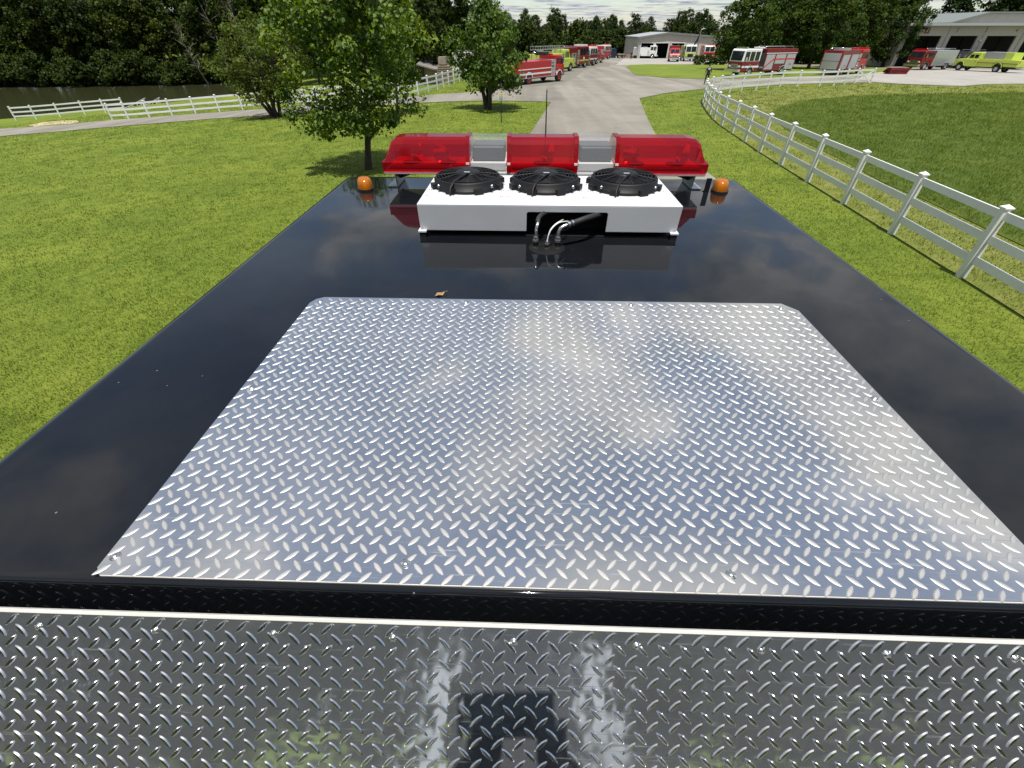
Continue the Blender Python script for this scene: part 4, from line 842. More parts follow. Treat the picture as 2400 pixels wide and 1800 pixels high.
wood_row([640, 700, 770, 830, 880, 930], 186, 8, oak[:2] + [bush], 'wood_tree', 'low dark leafy tree behind the lane fence', 'low trees behind the lane fence', 0.45, 0.75, 1.5)
wood_row(np.linspace(985, 1600, 24), 121, 12, oak + pine, 'wood_tree', 'tree in the dark treeline behind the parked engines', 'treeline behind the yard', 0.42, 0.60, 5.0)
wood_row(np.linspace(960, 1640, 20), 119, 42, oak + pine, 'wood_tree', 'taller tree at the back of the far treeline', 'back of the far treeline', 0.46, 0.68, 6.0)
wood_row(np.linspace(975, 1620, 26), 120.5, 3, [bush], 'yard_bush', 'leafy bush at the foot of the far treeline', 'bushes at the foot of the far treeline', 1.3, 2.2, 2.0)
wood_row(np.linspace(1575, 1960, 14), 139, 6, [bush], 'yard_bush', 'leafy bush in the shade behind the yard oaks', 'bushes behind the yard oaks', 1.2, 1.9, 1.5)
wood_row([1000, 1040, 1090], 140, 14, oak, 'wood_tree', 'dark leafy tree behind the lawn corner tree', 'trees behind the lawn corner tree', 0.42, 0.55, 2.0)
for i, (u, v, k, s, lab) in enumerate([(1588, 152, 0, 0.72, 'spreading oak overhanging the white cabbed fire engine'), (1665, 147, 1, 0.82, 'broad dark oak behind the white cabbed fire engine'), (1745, 149, 0, 0.80, 'oak between the two fire engines beyond the fence'), (1830, 146, 1, 0.86, 'oak behind the silver sided fire engine'), (1905, 145, 0, 0.74, 'oak at the near corner of the garage building'), (1700, 138, 0, 1.0, 'tall oak filling the gap behind the two fire engines'), (1850, 136, 0, 1.0, 'tall oak rising behind the corner oak of the garage')]):
    plant('yard_oak', oakg[k], px(u, v), lab, s=s, rz=i * 1.7)
wood_row(np.linspace(1650, 2300, 12), 133, 22, oak + pine, 'wood_tree', 'tall tree behind the garage building', 'trees behind the garage', 0.95, 1.25, 4.0)
for (u, v, k, s, rz, lab) in [(505, 186, 0, 1.0, 0.3, 'pale dead tree standing at the right end of the pond'), (565, 184, 1, 1.1, 2.0, 'bare grey tree in the wood beside the multi stemmed tree'), (905, 178, 1, 0.6, 4.0, 'small bare grey tree behind the lane fence'), (455, 190, 1, 0.8, 1.2, 'leaning bare trunk over the pond')]:
    r_ = plant('dead_tree', dead[k], px(u, v), lab, s=s, rz=rz)
    if 'leaning' in lab: r_.rotation_euler = (0.1, -0.28, rz)
# trees behind the camera, seen mirrored in the sloping panel
ORD = 'first second third fourth fifth sixth seventh eighth ninth tenth eleventh twelfth thirteenth fourteenth fifteenth sixteenth'.split()
for row, (rr_, n_) in enumerate(((27, 11), (36, 13))):
    for i in range(n_):
        a = R(100 + 160 * (i + .5) / n_); x, y = rr_ * math.sin(a) + rt.gauss(0, 1), rr_ * math.cos(a) + rt.gauss(0, 1)
        plant('wood_tree', (oak + oakg)[(i * 2 + row) % 5], (x, y, gz(x, y)), 'leafy tree mirrored in the sloping panel, %s of the %s row' % (ORD[i], ('near', 'far')[row]), 'tree', 'trees behind the engine', 0.74 + .14 * row + .06 * (i % 3), i * 1.3)
# clipped shrubs by the far engines
def shrub(u, v, r, lab):
    rg = np.random.default_rng(int(u)); n = 700; C = rg.normal(0, 1, (40, 3)); C /= np.linalg.norm(C, axis=1)[:, None]; C = C * r * np.array([.8, .8, .62]) + np.array([0, 0, r * .72])
    V, F, lf = leaves_np(C, np.full(40, r * .34), n, 0.24, rg); p = px(u, v)
    root = empty('shrub', p, 0, lab, 'shrub', None); inst('foliage', np_mesh('foliage', V, F, LG, lf), root)
    MB().cyl((0, 0, -.05), (0, 0, r * .8), .07, .04, n=7).build('stem', M_bark, root)
for u, r, lab in ((1507, 1.15, 'round clipped shrub just right of the utility pole'), (1526, 1.15, 'second round clipped shrub from the utility pole'), (1542, 0.85, 'small round clipped shrub in the middle of the shrub row'), (1556, 1.05, 'round clipped shrub nearest the white cabbed engine')):
    shrub(u, 140.5, r, lab)
# ------------------------------------------------------------------ vehicles
def wheel_meshes(r, w, rimm):
    k = r / 0.52; q = w / 0.30
    ty = MB().lathe([(a * k, b * q) for a, b in tyre_prof], n=22, T=Matrix.Rotation(R(90), 4, 'X')).mesh('tyre', M_tyre)
    ri = MB().lathe([(0, .11 * q), (.09 * k, .11 * q), (.11 * k, .05 * q), (.2 * k, .04 * q), (.25 * k, .13 * q), (.30 * k, .135 * q), (.30 * k, -.135 * q), (.25 * k, -.13 * q), (.2 * k, -.04 * q), (.11 * k, -.05 * q), (.09 * k, -.11 * q), (0, -.11 * q)], n=18, T=Matrix.Rotation(R(90), 4, 'X')).mesh('rim', rimm)
    return ty, ri
WH = {n: wheel_meshes(0.52, 0.36, m_) for n, m_ in (('chrome', M_chrome), ('red', M_red), ('white', M_wpaint), ('yellow', M_ypaint), ('black', M_alu))}
WHs = wheel_meshes(0.42, 0.27, M_alu)
FONT = None
def text_mesh(s, size, material, depth=0.01):
    cu = bpy.data.curves.new('lettering', 'FONT'); cu.body = s; cu.size = size; cu.extrude = depth; cu.align_x = 'CENTER'; cu.align_y = 'CENTER'
    o = bpy.data.objects.new('lettering', cu); dg = bpy.context.evaluated_depsgraph_get(); COL.objects.link(o); dg.update()
    me = bpy.data.meshes.new_from_object(o.evaluated_get(dg)); COL.objects.unlink(o); bpy.data.objects.remove(o); me.materials.clear(); me.materials.append(material); return me
def vehicle(label, front, rear, side, c):
    """front/rear = ground points under the visible wheels (side +1 left, -1 right) or centre+heading"""
    W = c.get('W', 2.5)
    if rear is not None:
        f = np.array(front[:2]); r_ = np.array(rear[:2]); h = f - r_; wb = np.linalg.norm(h); h = h / wb
        left = np.array([-h[1], h[0]]); cen = (f + r_) / 2 - left * side * W / 2 * 0.9; yaw = math.atan2(h[1], h[0])
    else:
        cen = np.array(front[:2]); yaw = side; wb = c.get('wb', 4.6)
    wb = min(max(wb, c.get('wbmin', 3.6)), c.get('wbmax', 6.2))
    root = empty(c.get('name', 'fire_engine'), (cen[0], cen[1], gz(*cen)), yaw, label, c.get('cat', 'fire engine')); root.scale = [c.get('s', 1.0)] * 3
    root.rotation_euler = (0, 0, yaw)
    fo, ro = c.get('fo', 1.15), c.get('ro', 2.1)           # overhangs
    xf, xr = wb / 2, -wb / 2; X1, X0 = xf + fo, xr - ro
    H = c.get('H', 2.9); zb = 0.55; hw = W / 2; up, lo = c['up'], c['lo']; cabl = c.get('cabl', 2.7)
    typ = c.get('typ', 'custom'); xc = X1 - cabl
    # chassis and running gear
    MB().box(X0 + 0.2, X1 - 0.25, -0.45, 0.45, 0.45, 0.80).build('chassis', M_black, root)
    ty, ri = c.get('wheels', WH['chrome'])
    wr = 0.42 if ty is WHs[0] else 0.52
    for x in (xf, xr) + ((xr - 1.25,) if c.get('tandem') else ()):
        for s in (-1, 1):
            w = inst('wheel', ty, root, (x, s * (hw - 0.17), wr)); inst('rim', ri, w)
    gl = c.get('belt', 1.75)
    # cab
    if typ == 'custom':
        low = [(xc, zb), (xf - .62, zb), (xf - .5, .95), (xf - .2, 1.12), (xf + .2, 1.12), (xf + .5, .95), (xf + .6, zb), (X1, zb), (X1, gl), (xc, gl)]
        upp = [(xc, gl), (X1, gl), (X1 - .16, H - .12), (X1 - .3, H), (xc, H)]
    elif typ == 'coe':
        low = [(xc, zb), (xf - .62, zb), (xf - .5, .95), (xf - .2, 1.12), (xf + .2, 1.12), (xf + .5, .95), (xf + .6, zb), (X1 - .05, zb), (X1, .9), (X1 - .03, gl), (xc, gl)]
        upp = [(xc, gl), (X1 - .05, gl), (X1 - .38, H - .22), (X1 - .55, H - .05), (X1 - .9, H), (xc, H)]
    else:                                                  # bonnet ahead of the cab
        hl = c.get('hood', 1.5); hz_ = gl + c.get('hz', -0.1)
        low = [(xc, zb), (xf - .62, zb), (xf - .5, .95), (xf - .2, 1.12), (xf + .2, 1.12), (xf + .5, .95), (xf + .6, zb), (X1, zb), (X1, hz_ - .25), (X1 - .1, hz_ - .05), (X1 - hl, gl), (xc, gl)]
        upp = [(xc, gl), (X1 - hl, gl), (X1 - hl - .45, H - .08), (X1 - hl - .6, H), (xc, H)]
    cab = MB().prism(low, -hw, hw, 'y').build('cab', lo, root, bevel=0.06)
    roof = MB().prism(upp, -hw + .06, hw - .06, 'y').build('cab_roof', up, root, bevel=0.07)
    # windshield laid on the slanted face
    if typ in ('custom', 'coe'): a, b_ = ((X1, gl), (X1 - .16, H - .12)) if typ == 'custom' else ((X1 - .05, gl), (X1 - .38, H - .22))
    else: a, b_ = (X1 - hl, gl), (X1 - hl - .45, H - .08)
    def lerp(f): return (a[0] + (b_[0] - a[0]) * f, a[1] + (b_[1] - a[1]) * f)
    p, q = lerp(.10), lerp(.92)
    for y0, y1 in ((-hw + .2, -.04), (.04, hw - .2)) if c.get('split', True) else ((-hw + .2, hw - .2),):
        MB().add([(p[0] + .012, y0, p[1]), (p[0] + .012, y1, p[1]), (q[0] + .012, y1, q[1]), (q[0] + .012, y0, q[1]), (p[0] - .02, y0, p[1]), (p[0] - .02, y1, p[1]), (q[0] - .02, y1, q[1]), (q[0] - .02, y0, q[1])], [(0, 1, 2, 3), (7, 6, 5, 4), (0, 4, 5, 1), (1, 5, 6, 2), (2, 6, 7, 3), (3, 7, 4, 0)]).build('windshield', M_glass, root)
    wx1 = (b_[0] + a[0]) / 2 - .22; span = wx1 - xc - .1; nw = c.get('nwin', 3)
    for s in (-1, 1):
        y = s * (hw - .055)
        for k in range(nw):
            x1 = wx1 - span * k / nw; x0 = x1 - span / nw + .13
            MB().box(x0, x1, min(y, y + s * .012), max(y, y + s * .012), gl + .1, H - .28, ch=.004).build('side_window', M_glass, roof)
        for k in range(max(1, nw - 1)):
            x = wx1 - span * (k + .9) / max(1, nw - 1); MB().box(x, x + .14, min(s * hw, s * (hw + .03)), max(s * hw, s * (hw + .03)), gl - .3, gl - .25).build('door_handle', M_chrome, cab)
        MB().box(X1 - .55, X1 - .40, min(s * hw, s * (hw + .22)), max(s * hw, s * (hw + .22)), gl + .05, gl + .5, ch=.02).build('mirror', M_chrome if c.get('mirror', 1) else M_black, root)
        if c.get('stripe') is not None:
            MB().box(xc + .02, X1 - .1 if typ == 'custom' else xf - .6, min(s * hw, s * (hw + .006)), max(s * hw, s * (hw + .006)), 1.0 if typ == 'custom' else .85, 1.2 if typ == 'custom' else 1.05).build('stripe', c['stripe'], cab)
        # front mudguard arch
        ar = [(xf + .62 * math.cos(t_), .52 + .62 * math.sin(t_)) for t_ in np.linspace(0.25, math.pi - .25, 11)]; arr = ar + [(xf + .54 * math.cos(t_), .52 + .54 * math.sin(t_)) for t_ in np.linspace(math.pi - .25, .25, 11)]
        MB().prism(arr, s * hw - .02, s * hw + .05, 'y').build('wheel_arch', c.get('arch', M_chrome), root)
    # face: bumper, grille, headlights
    MB().box(X1 - .02, X1 + c.get('bump', .38), -hw, hw, .55, .85, ch=.04).build('bumper', M_chrome, root)
    gz1 = (hz_ - .3) if typ == 'conv' else gl - .25
    gr = MB().box(X1 - .01, X1 + .03, -.62, .62, .92, gz1, ch=.015).build('grille', c.get('grille', M_chrome), root)
    for k in range(5):
        z = .97 + (gz1 - 1.0) * k / 5; MB().box(X1 + .028, X1 + .04, -.55, .55, z, z + (gz1 - 1.0) / 9).build('grille_slot', M_black, gr)
    for s in (-1, 1):
        T = Matrix.Translation((X1 + .02, s * (hw - .38), 1.12)) @ Matrix.Rotation(R(90), 4, 'Y')
        MB().box(X1 - .005, X1 + .015, s * (hw - .38) - .26, s * (hw - .38) + .26, .98, 1.26, ch=.01).lathe([(.11, 0), (.11, .02), (.07, .04), (0, .05)], n=14, T=T, mi=1).build('headlight', [M_chrome, M_lamp], root)
    if c.get('bar', True):
        x = X1 - (.55 if typ != 'conv' else hl + .9)
        MB().box(x - .16, x + .16, -hw + .25, hw - .25, H + .03, H + .2, ch=.04).build('light_bar', c.get('barm', M_redglow), root)
    if c.get('emblem'):
        for s in (-1, 1): MB().cyl((xc + cabl * .45, s * (hw - .01), gl - .35), (xc + cabl * .45, s * (hw + .012), gl - .35), .2, n=20).build('door_emblem', M_wpaint, cab)
    # pump panel and body
    xb = xc - c.get('gap', .75)
    if c.get('gap', .75) > 0.1:
        pp = MB().box(xb + .02, xc - .02, -hw + .04, hw - .04, .6, c.get('pumph', H - .45), ch=.01).build('pump_panel', c.get('pumpm', M_alu), root)
        for s in (-1, 1):
            for k, (dx, z) in enumerate(((.2, 1.0), (.5, 1.0), (.2, 1.5), (.42, 1.5), (.3, 1.8))):
                MB().cyl((xb + dx, s * (hw - .06), z), (xb + dx, s * (hw + .06), z), .085 if k < 2 else .055, n=12).build('gauge' if k > 1 else 'outlet', M_black if k > 1 else M_chrome, pp)
    HB = c.get('HB', H - .15); bm_ = c.get('body', lo)
    if c.get('body') is not False:
        wa = [(xb, .6), (xb, HB), (X0, HB), (X0, .7), (xr - .72, .7), (xr - .6, .98), (xr - .3, 1.2), (xr + .3, 1.2), (xr + .6, .98), (xr + .7, .6)]
        body = MB().prism(wa, -hw, hw, 'y').build('body', bm_, root, bevel=.025)
        for s in (-1, 1):
            y0, y1 = sorted((s * hw, s * (hw + .012)))
            for x0, x1, z0, z1 in c.get('doors', []):
                X_a = X0 + (xb - X0) * x0; X_b = X0 + (xb - X0) * x1
                dr = MB().box(X_a, X_b, y0, y1, z0, z1, ch=.004).build('roller_door', c.get('doorm', M_alu), body)
                n = max(2, int((z1 - z0) / .16)); y2, y3 = sorted((s * (hw + .012), s * (hw + .018)))
                for k in range(n): MB().box(X_a + .03, X_b - .03, y2, y3, z0 + (z1 - z0) * (k + .12) / n, z0 + (z1 - z0) * (k + .88) / n).build('slat', c.get('doorm', M_alu), dr)
            for x0, x1, z0, z1, m_ in c.get('bands', []):
                y2, y3 = sorted((s * hw, s * (hw + .022))); MB().box(X0 + (xb - X0) * x0, X0 + (xb - X0) * x1, y2, y3, z0, z1).build('stripe', m_, body)
            if c.get('zig'):
                (xa, za), (xe, ze), (xg, zg) = c['zig'][0]; y2 = s * (hw + .026)
                for (ax, az), (bx, bz) in (((xa, za), (xe, ze)), ((xe, ze), (xg, zg))):
                    A = Vector((X0 + (xb - X0) * ax, y2, az)); B = Vector((X0 + (xb - X0) * bx, y2, bz)); n_ = Vector((-(B - A).z, 0, (B - A).x)).normalized() * .07
                    MB().add([A - n_, B - n_, B + n_, A + n_], [(0, 1, 2, 3)]).build('stripe', c['zig'][1], body)
            ar = [(xr + .66 * math.cos(t_), .52 + .66 * math.sin(t_)) for t_ in np.linspace(0.15, math.pi - .15, 11)]; arr = ar + [(xr + .57 * math.cos(t_), .52 + .57 * math.sin(t_)) for t_ in np.linspace(math.pi - .15, .15, 11)]
            MB().prism(arr, s * hw - .02, s * hw + .035, 'y').build('wheel_arch', c.get('arch', M_chrome), root)
            if c.get('num'):
                tm = text_mesh(c['num'], .34, M_dred, .004); inst('number', tm, body, (X0 + (xb - X0) * c.get('numx', .12), s * (hw + .02), 1.25), (R(90), 0, 0 if s < 0 else math.pi))
        for s in (-1, 1):
            MB().box(X0 - .03, X0 + .02, s * (hw - .2) - .09, s * (hw - .2) + .09, HB - .3, HB - .1, ch=.01).build('tail_lamp', M_redglow, root)
        for k, (m_) in enumerate(c.get('rear', [])):
            MB().box(X0 - .02, X0 + .001, -hw + .15, hw - .15, .75 + k * .9, 1.6 + k * .9).build('rear_panel', m_, body)
        MB().box(X0 - .4, X0, -hw + .05, hw - .05, .55, .65).build('step', M_alu, root)
        for s in (-.4, .4):
            if c.get('rails', True): MB().tube([(xb - .2, s * 1.8, HB), (xb - .2, s * 1.8, HB + .22), (X0 + .4, s * 1.8, HB + .22), (X0 + .4, s * 1.8, HB)], .025, n=6).build('hand_rail', M_chrome, root)
    if c.get('ladder'):
        z = c['ladder']; ld = MB()
        for s in (-.45, .45):
            ld.box(X0 - .6, xc + cabl * .3, s - .04, s + .04, z, z + .1); ld.box(X0 - .6, xc + cabl * .3, s - .04, s + .04, z + .38, z + .46)
        n = int((xc - X0 + 1) / .55)
        for k in range(n + 1):
            x = X0 - .55 + (xc + cabl * .3 - X0 + .5) * k / n; ld.box(x - .02, x + .02, -.45, .45, z + .02, z + .07)
            for s in (-.45, .45): ld.box(x - .02, x + .02, s - .025, s + .025, z + .1, z + .38)
        l_ = ld.build('aerial_ladder', c.get('ladm', M_alu), root)
        MB().cyl((X0 + 1.2, 0, H - .5), (X0 + 1.2, 0, z), .5, n=16).build('turntable', c.get('ladm', M_alu), root)
    for k, (x, y, z0, z1, sx, sy, m_) in enumerate(c.get('extras', [])):
        MB().box(x - sx, x + sx, y - sy, y + sy, z0, z1, ch=.03).build('roof_equipment', m_, root)
    return root, (X0, xb, xc, X1)
P_ = lambda u, v: px(u, v)
# row of engines parked on the left, noses to the road
vehicle('older bright red engine with white stripes and red wheels beside the lawn corner', P_(1205.6, 176.7), P_(1141, 183.5), -1,
        dict(typ='coe', up=M_red, lo=M_red, H=2.45, belt=1.62, cabl=1.75, fo=.95, ro=1.9, gap=.9, pumpm=M_alu, pumph=2.1, HB=2.05, wheels=WH['red'], arch=M_wpaint, stripe=M_wpaint, nwin=2, W=2.4,
             bands=[(0, 1, 1.36, 1.44, M_wpaint), (0, 1, .92, 1.06, M_wpaint), (0, 1, .62, .68, M_alu)], extras=[(1.0, 0, 2.45, 2.75, .35, .7, M_black), (1.7, 0, 2.45, 2.6, .2, .9, M_redglow)], rails=False, bar=False))
h0 = (P_(1205.6, 176.7) - P_(1141, 183.5))[:2]; h0 = h0 / np.linalg.norm(h0)
def row_truck(label, u, v, back, c, dyaw=0.0):
    """nose at pixel (u,v); pointing like the first engine"""
    p = P_(u, v)[:2]; yaw = math.atan2(h0[1], h0[0]) + dyaw; h = np.array([math.cos(yaw), math.sin(yaw)])
    return vehicle(label, p - h * back, None, yaw, c)
row_truck('lime yellow ladder truck with grey aerial parked behind the old red engine', 1232, 153, 4.6, dict(typ='conv', hood=1.3, up=M_lime, lo=M_lime, H=2.75, belt=1.7, cabl=3.0, wb=5.2, HB=2.3, ladder=2.75, ladm=M_alu, bands=[(0, 1, 1.6, 1.75, M_wpaint), (0, 1, 1.1, 1.2, M_redglow)], doors=[(.05, .3, .8, 1.5)], bar=False, wheels=WH['black'], ro=2.6))
row_truck('dark red engine with a round white door emblem in the parked row', 1262, 145.5, 4.4, dict(up=M_dred, lo=M_dred, H=3.0, cabl=3.2, emblem=1, stripe=M_ypaint, wb=5.0, HB=2.9, doors=[(.1, .4, .9, 2.2), (.55, .9, .9, 2.2)], barm=M_wpaint, extras=[(2.6, 0, 3.0, 3.25, .8, .9, M_wpaint)]))
row_truck('white roofed dark red engine beside the engine with the door emblem', 1280, 141.5, 4.2, dict(up=M_wpaint, lo=M_dred, H=2.9, cabl=2.8, stripe=M_wpaint, wb=4.8, doors=[(.1, .45, .9, 2.1), (.55, .9, .9, 2.1)]))
row_truck('white cabbed dark red engine with a chrome nose in the middle of the parked row', 1287, 138.5, 4.2, dict(typ='conv', hood=1.1, up=M_wpaint, lo=M_dred, H=2.8, cabl=3.0, wb=4.6, wheels=WH['chrome'], doors=[(.1, .9, .9, 2.0)]))
row_truck('small red engine with a bonnet and yellow wheels in the parked row', 1299, 135.5, 4.0, dict(typ='conv', hood=1.4, up=M_red, lo=M_red, H=2.4, belt=1.55, cabl=2.8, wb=4.2, wheels=WH['yellow'], W=2.2, bar=False))
row_truck('white over red crew cab engine at the far end of the parked row', 1312, 127.5, 4.2, dict(up=M_wpaint, lo=M_red, H=3.0, cabl=3.4, wb=4.6, nwin=4, doors=[(.1, .9, .9, 2.2)]))
row_truck('white ambulance mostly hidden behind the lawn corner tree', 1040, 158, 3.4, dict(name='ambulance', cat='ambulance', typ='conv', hood=1.2, up=M_wpaint, lo=M_wpaint, H=2.3, belt=1.4, cabl=2.6, wb=3.8, wheels=WHs, W=2.1, gap=0, HB=2.7, body=M_wpaint, bands=[(0, 1, 1.2, 1.35, M_redglow)]), 0.3)
# engines in front of the far garage
def facing(label, u, v, yaw, back, c):
    p = P_(u, v)[:2]; h = np.array([math.cos(yaw), math.sin(yaw)]); return vehicle(label, p - h * back, None, yaw, c)
DN = R(-90)
facing('plain white engine with a grey rear shutter beside the left garage door', 1421, 126.5, R(-12), 3.6, dict(up=M_wpaint, lo=M_wpaint, H=2.9, cabl=2.0, wb=3.8, ro=1.4, gap=.6, pumpm=M_wpaint, HB=2.5, body=M_wpaint, doors=[(.03, .42, .7, 2.35)], nwin=2, bar=False))
facing('red bonneted engine parked before the right hand garage door', 1455, 134, R(-102), 3.6, dict(typ='conv', hood=1.5, up=M_red, lo=M_red, H=2.5, belt=1.6, cabl=3.0, wb=4.2, HB=2.9, body=M_dred, W=2.3, grille=M_chrome))
facing('lime yellow engine with a white top parked before the far garage wall', 1489, 133.2, R(-97), 3.9, dict(up=M_wpaint, lo=M_lime, H=3.1, belt=1.75, cabl=2.2, wb=4.4, HB=2.9, W=2.6, grille=M_black, barm=M_wpaint, arch=M_lime))
facing('red engine with a white windscreen surround right of the utility pole', 1529, 131.8, R(-100), 3.9, dict(up=M_wpaint, lo=M_red, H=3.0, cabl=2.4, wb=4.4, HB=2.9, W=2.5, grille=M_black))
facing('plain red engine half hidden by the overhanging oak', 1556, 131.5, R(-100), 3.9, dict(typ='conv', hood=1.2, up=M_red, lo=M_red, H=2.9, belt=1.7, cabl=2.8, wb=4.4, HB=2.8, W=2.4))
# the two engines beyond the curve of the fence
vehicle('large engine with white cab roof and silver shutters facing the lane beyond the fence', P_(1611, 165.5), P_(1686, 163.5), 1,
        dict(up=M_wpaint, lo=M_dred, H=2.95, belt=1.62, cabl=2.9, fo=1.55, ro=1.75, gap=.75, pumpm=M_black, HB=2.95, stripe=M_wpaint, W=2.5, bump=.5, split=False, nwin=3, wbmax=5.6,
             doors=[(.02, .30, .75, 2.35), (.34, .66, 1.35, 2.35), (.70, .97, .75, 2.35)], doorm=mat('silver_shutter', (0.50, 0.51, 0.53), 0.4, 0.5, var=.05), bands=[(0, 1, 2.45, 2.52, M_wpaint)], zig=[((.97, .95), (.72, 1.85), (.02, 1.85)), M_redglow], num='951', numx=.13,
             extras=[(.9, 0, 2.95, 3.12, .3, .7, M_wpaint)], barm=M_chrome))
vehicle('red engine with silver shutters turned away beyond the fence', P_(1858, 159), P_(1806, 163), -1,
        dict(up=M_red, lo=M_red, H=2.8, belt=1.7, cabl=2.4, fo=1.3, ro=1.7, gap=.7, HB=2.8, body=M_dred, W=2.5, doors=[(.08, .45, .75, 2.3), (.55, .95, .75, 2.3)], doorm=MATS['silver_shutter'], rear=[M_alu, M_alu], extras=[(-2.2, 0, 2.8, 3.0, .8, .8, M_chrome)], wbmax=5.6))
# vehicles before the right-hand garage
vehicle('dark red engine with a silver body in the shade of the garage', P_(1990, 152), P_(2038, 151), 1, dict(up=M_dred, lo=M_dred, H=2.6, belt=1.65, cabl=2.4, fo=1.2, ro=1.5, gap=.1, HB=2.6, body=M_alu, wheels=WH['black'], wbmax=4.8, doors=[(.1, .9, .9, 2.2)]))
vehicle('black bodied truck between the dark red engine and the lime pickup', P_(2062, 148.5), P_(2112, 147), 1, dict(name='utility_truck', cat='truck', typ='conv', hood=1.3, up=M_black, lo=M_black, H=2.3, belt=1.5, cabl=2.6, fo=1.0, ro=1.6, gap=.1, HB=2.35, body=mat('black_body', (.03, .032, .036), .35, var=.2), wheels=WHs, wbmax=4.6, bar=False, W=2.3))
vehicle('lime yellow brush pickup with a grey tank parked at the right edge', P_(2071, 153), P_(2144, 156.5), 1, dict(name='brush_truck', cat='pickup truck', typ='conv', hood=1.35, hz=-.05, up=M_lime, lo=M_lime, H=2.15, belt=1.4, cabl=3.1, fo=.95, ro=2.3, gap=.05, HB=1.45, body=M_lime, s=1.12, wheels=WHs, W=2.1, nwin=2, bar=False, wbmax=4.8, grille=M_black, arch=M_lime, bands=[(0, 1, 1.02, 1.08, M_dred)], extras=[(-1.35, 0, 1.45, 2.2, 1.25, .9, M_alu), (-3.1, 0, 1.45, 2.2, .5, .95, M_lime)], rails=False))
vehicle('maroon and silver truck behind the lime pickup', P_(2150, 143.5), P_(2210, 143.5), 1, dict(name='utility_truck', cat='truck', typ='conv', hood=1.3, up=M_dred, lo=M_alu, H=2.7, belt=1.7, cabl=2.8, fo=1.1, ro=1.9, gap=.4, HB=2.7, body=M_alu, wheels=WH['black'], wbmax=5.0))
# ------------------------------------------------------------------ buildings
M_clad = mat('cream_cladding', (0.41, 0.385, 0.33), 0.6, var=0.07, vscale=1.2)
M_trim = mat('grey_green_trim', (0.16, 0.18, 0.165), 0.5, var=0.08)
M_roofm = mat('pale_metal_roof', (0.36, 0.375, 0.38), 0.45, 0.2, var=0.08)
YB = px(1383, 126.5)[1]; GB = gz(px(1383, 126.5)[0], YB)
bx = lambda u, v=100.0: at_y(u, v, YB)[0]
bz = lambda u, v: at_y(u, v, YB)[2]
fg = empty('garage_building', (bx(1382, 110), YB, GB), 0, 'cream metal garage with three open doors at the end of the yard', 'building'); fo_ = Vector(fg.location)
xl, xm, xr_ = bx(1382, 81) + 0.0, bx(1444, 72), bx(1575, 82)
zl, zm, zr = bz(1382, 81), bz(1444, 72), bz(1560, 81.5)
drs = [(bx(1385.5, 95), bx(1412, 95)), (bx(1417, 95), bx(1444.5, 95)), (bx(1451, 95), bx(1478.5, 95))]; zd = bz(1430, 93.2)
def Lp(x, y, z): return (x - fo_.x, y - fo_.y, z - fo_.z)
# front wall in bays between the doors
def wallpiece(x0, x1, z0, topf):
    zt0, zt1 = topf(x0), topf(x1); pts = [(x0 - fo_.x, z0 - fo_.z), (x1 - fo_.x, z0 - fo_.z), (x1 - fo_.x, zt1 - fo_.z)] + ([(xm - fo_.x, zm - fo_.z)] if x0 < xm < x1 else []) + [(x0 - fo_.x, zt0 - fo_.z)]
    return MB().prism(pts, 0, 0.25, 'y')
topf = lambda x: zl + (zm - zl) * (x - xl) / (xm - xl) if x < xm else zm + (zr - zm) * (x - xm) / (xr_ - xm)
edges = [xl] + [e_ for d_ in drs for e_ in d_] + [xr_]
for i in range(0, len(edges), 2): wallpiece(edges[i], edges[i + 1], GB - .3, topf).build('wall', M_clad, fg)
for a, b in drs: wallpiece(a, b, zd, topf).build('wall', M_clad, fg)
for a, b in drs:
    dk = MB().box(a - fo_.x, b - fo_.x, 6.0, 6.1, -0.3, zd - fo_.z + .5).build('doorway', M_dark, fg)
    MB().box(a - fo_.x - .12, a - fo_.x, -.03, .28, -.1, zd - fo_.z + .12).box(b - fo_.x, b - fo_.x + .12, -.03, .28, -.1, zd - fo_.z + .12).box(a - fo_.x, b - fo_.x, -.03, .28, zd - fo_.z, zd - fo_.z + .12).build('door_frame', M_wpaint, dk)
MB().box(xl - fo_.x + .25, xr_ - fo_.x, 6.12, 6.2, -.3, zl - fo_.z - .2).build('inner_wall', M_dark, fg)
MB().box(xl - fo_.x, xl - fo_.x + .25, .25, 22, -.3, zl - fo_.z).build('side_wall', M_clad, fg); MB().box(xr_ - fo_.x - .25, xr_ - fo_.x, .25, 22, -.3, zr - fo_.z).build('side_wall', M_clad, fg)
rf = MB().prism([(xl - fo_.x - .4, zl - fo_.z - .02), (xm - fo_.x, zm - fo_.z + .06), (xr_ - fo_.x + .4, zr - fo_.z - .02), (xr_ - fo_.x + .4, zr - fo_.z + .16), (xm - fo_.x, zm - fo_.z + .26), (xl - fo_.x - .4, zl - fo_.z + .16)], -.35, 22.4, 'y').build('roof', M_roofm, fg)
MB().prism([(xl - fo_.x - .42, zl - fo_.z - .22), (xm - fo_.x, zm - fo_.z - .12), (xr_ - fo_.x + .42, zr - fo_.z - .22), (xr_ - fo_.x + .42, zr - fo_.z + .12), (xm - fo_.x, zm - fo_.z + .22), (xl - fo_.x - .42, zl - fo_.z + .12)], -.42, -.36, 'y').build('gutter', M_trim, rf)
for i, x in enumerate(np.arange(xl + .4, xr_ - .3, 1.2)):
    if not any(a - .15 < x < b + .15 for a, b in drs): MB().box(x - fo_.x, x - fo_.x + .05, -.03, -.001, -.1, topf(x) - fo_.z - .3).build('wall_rib', M_clad, fg)
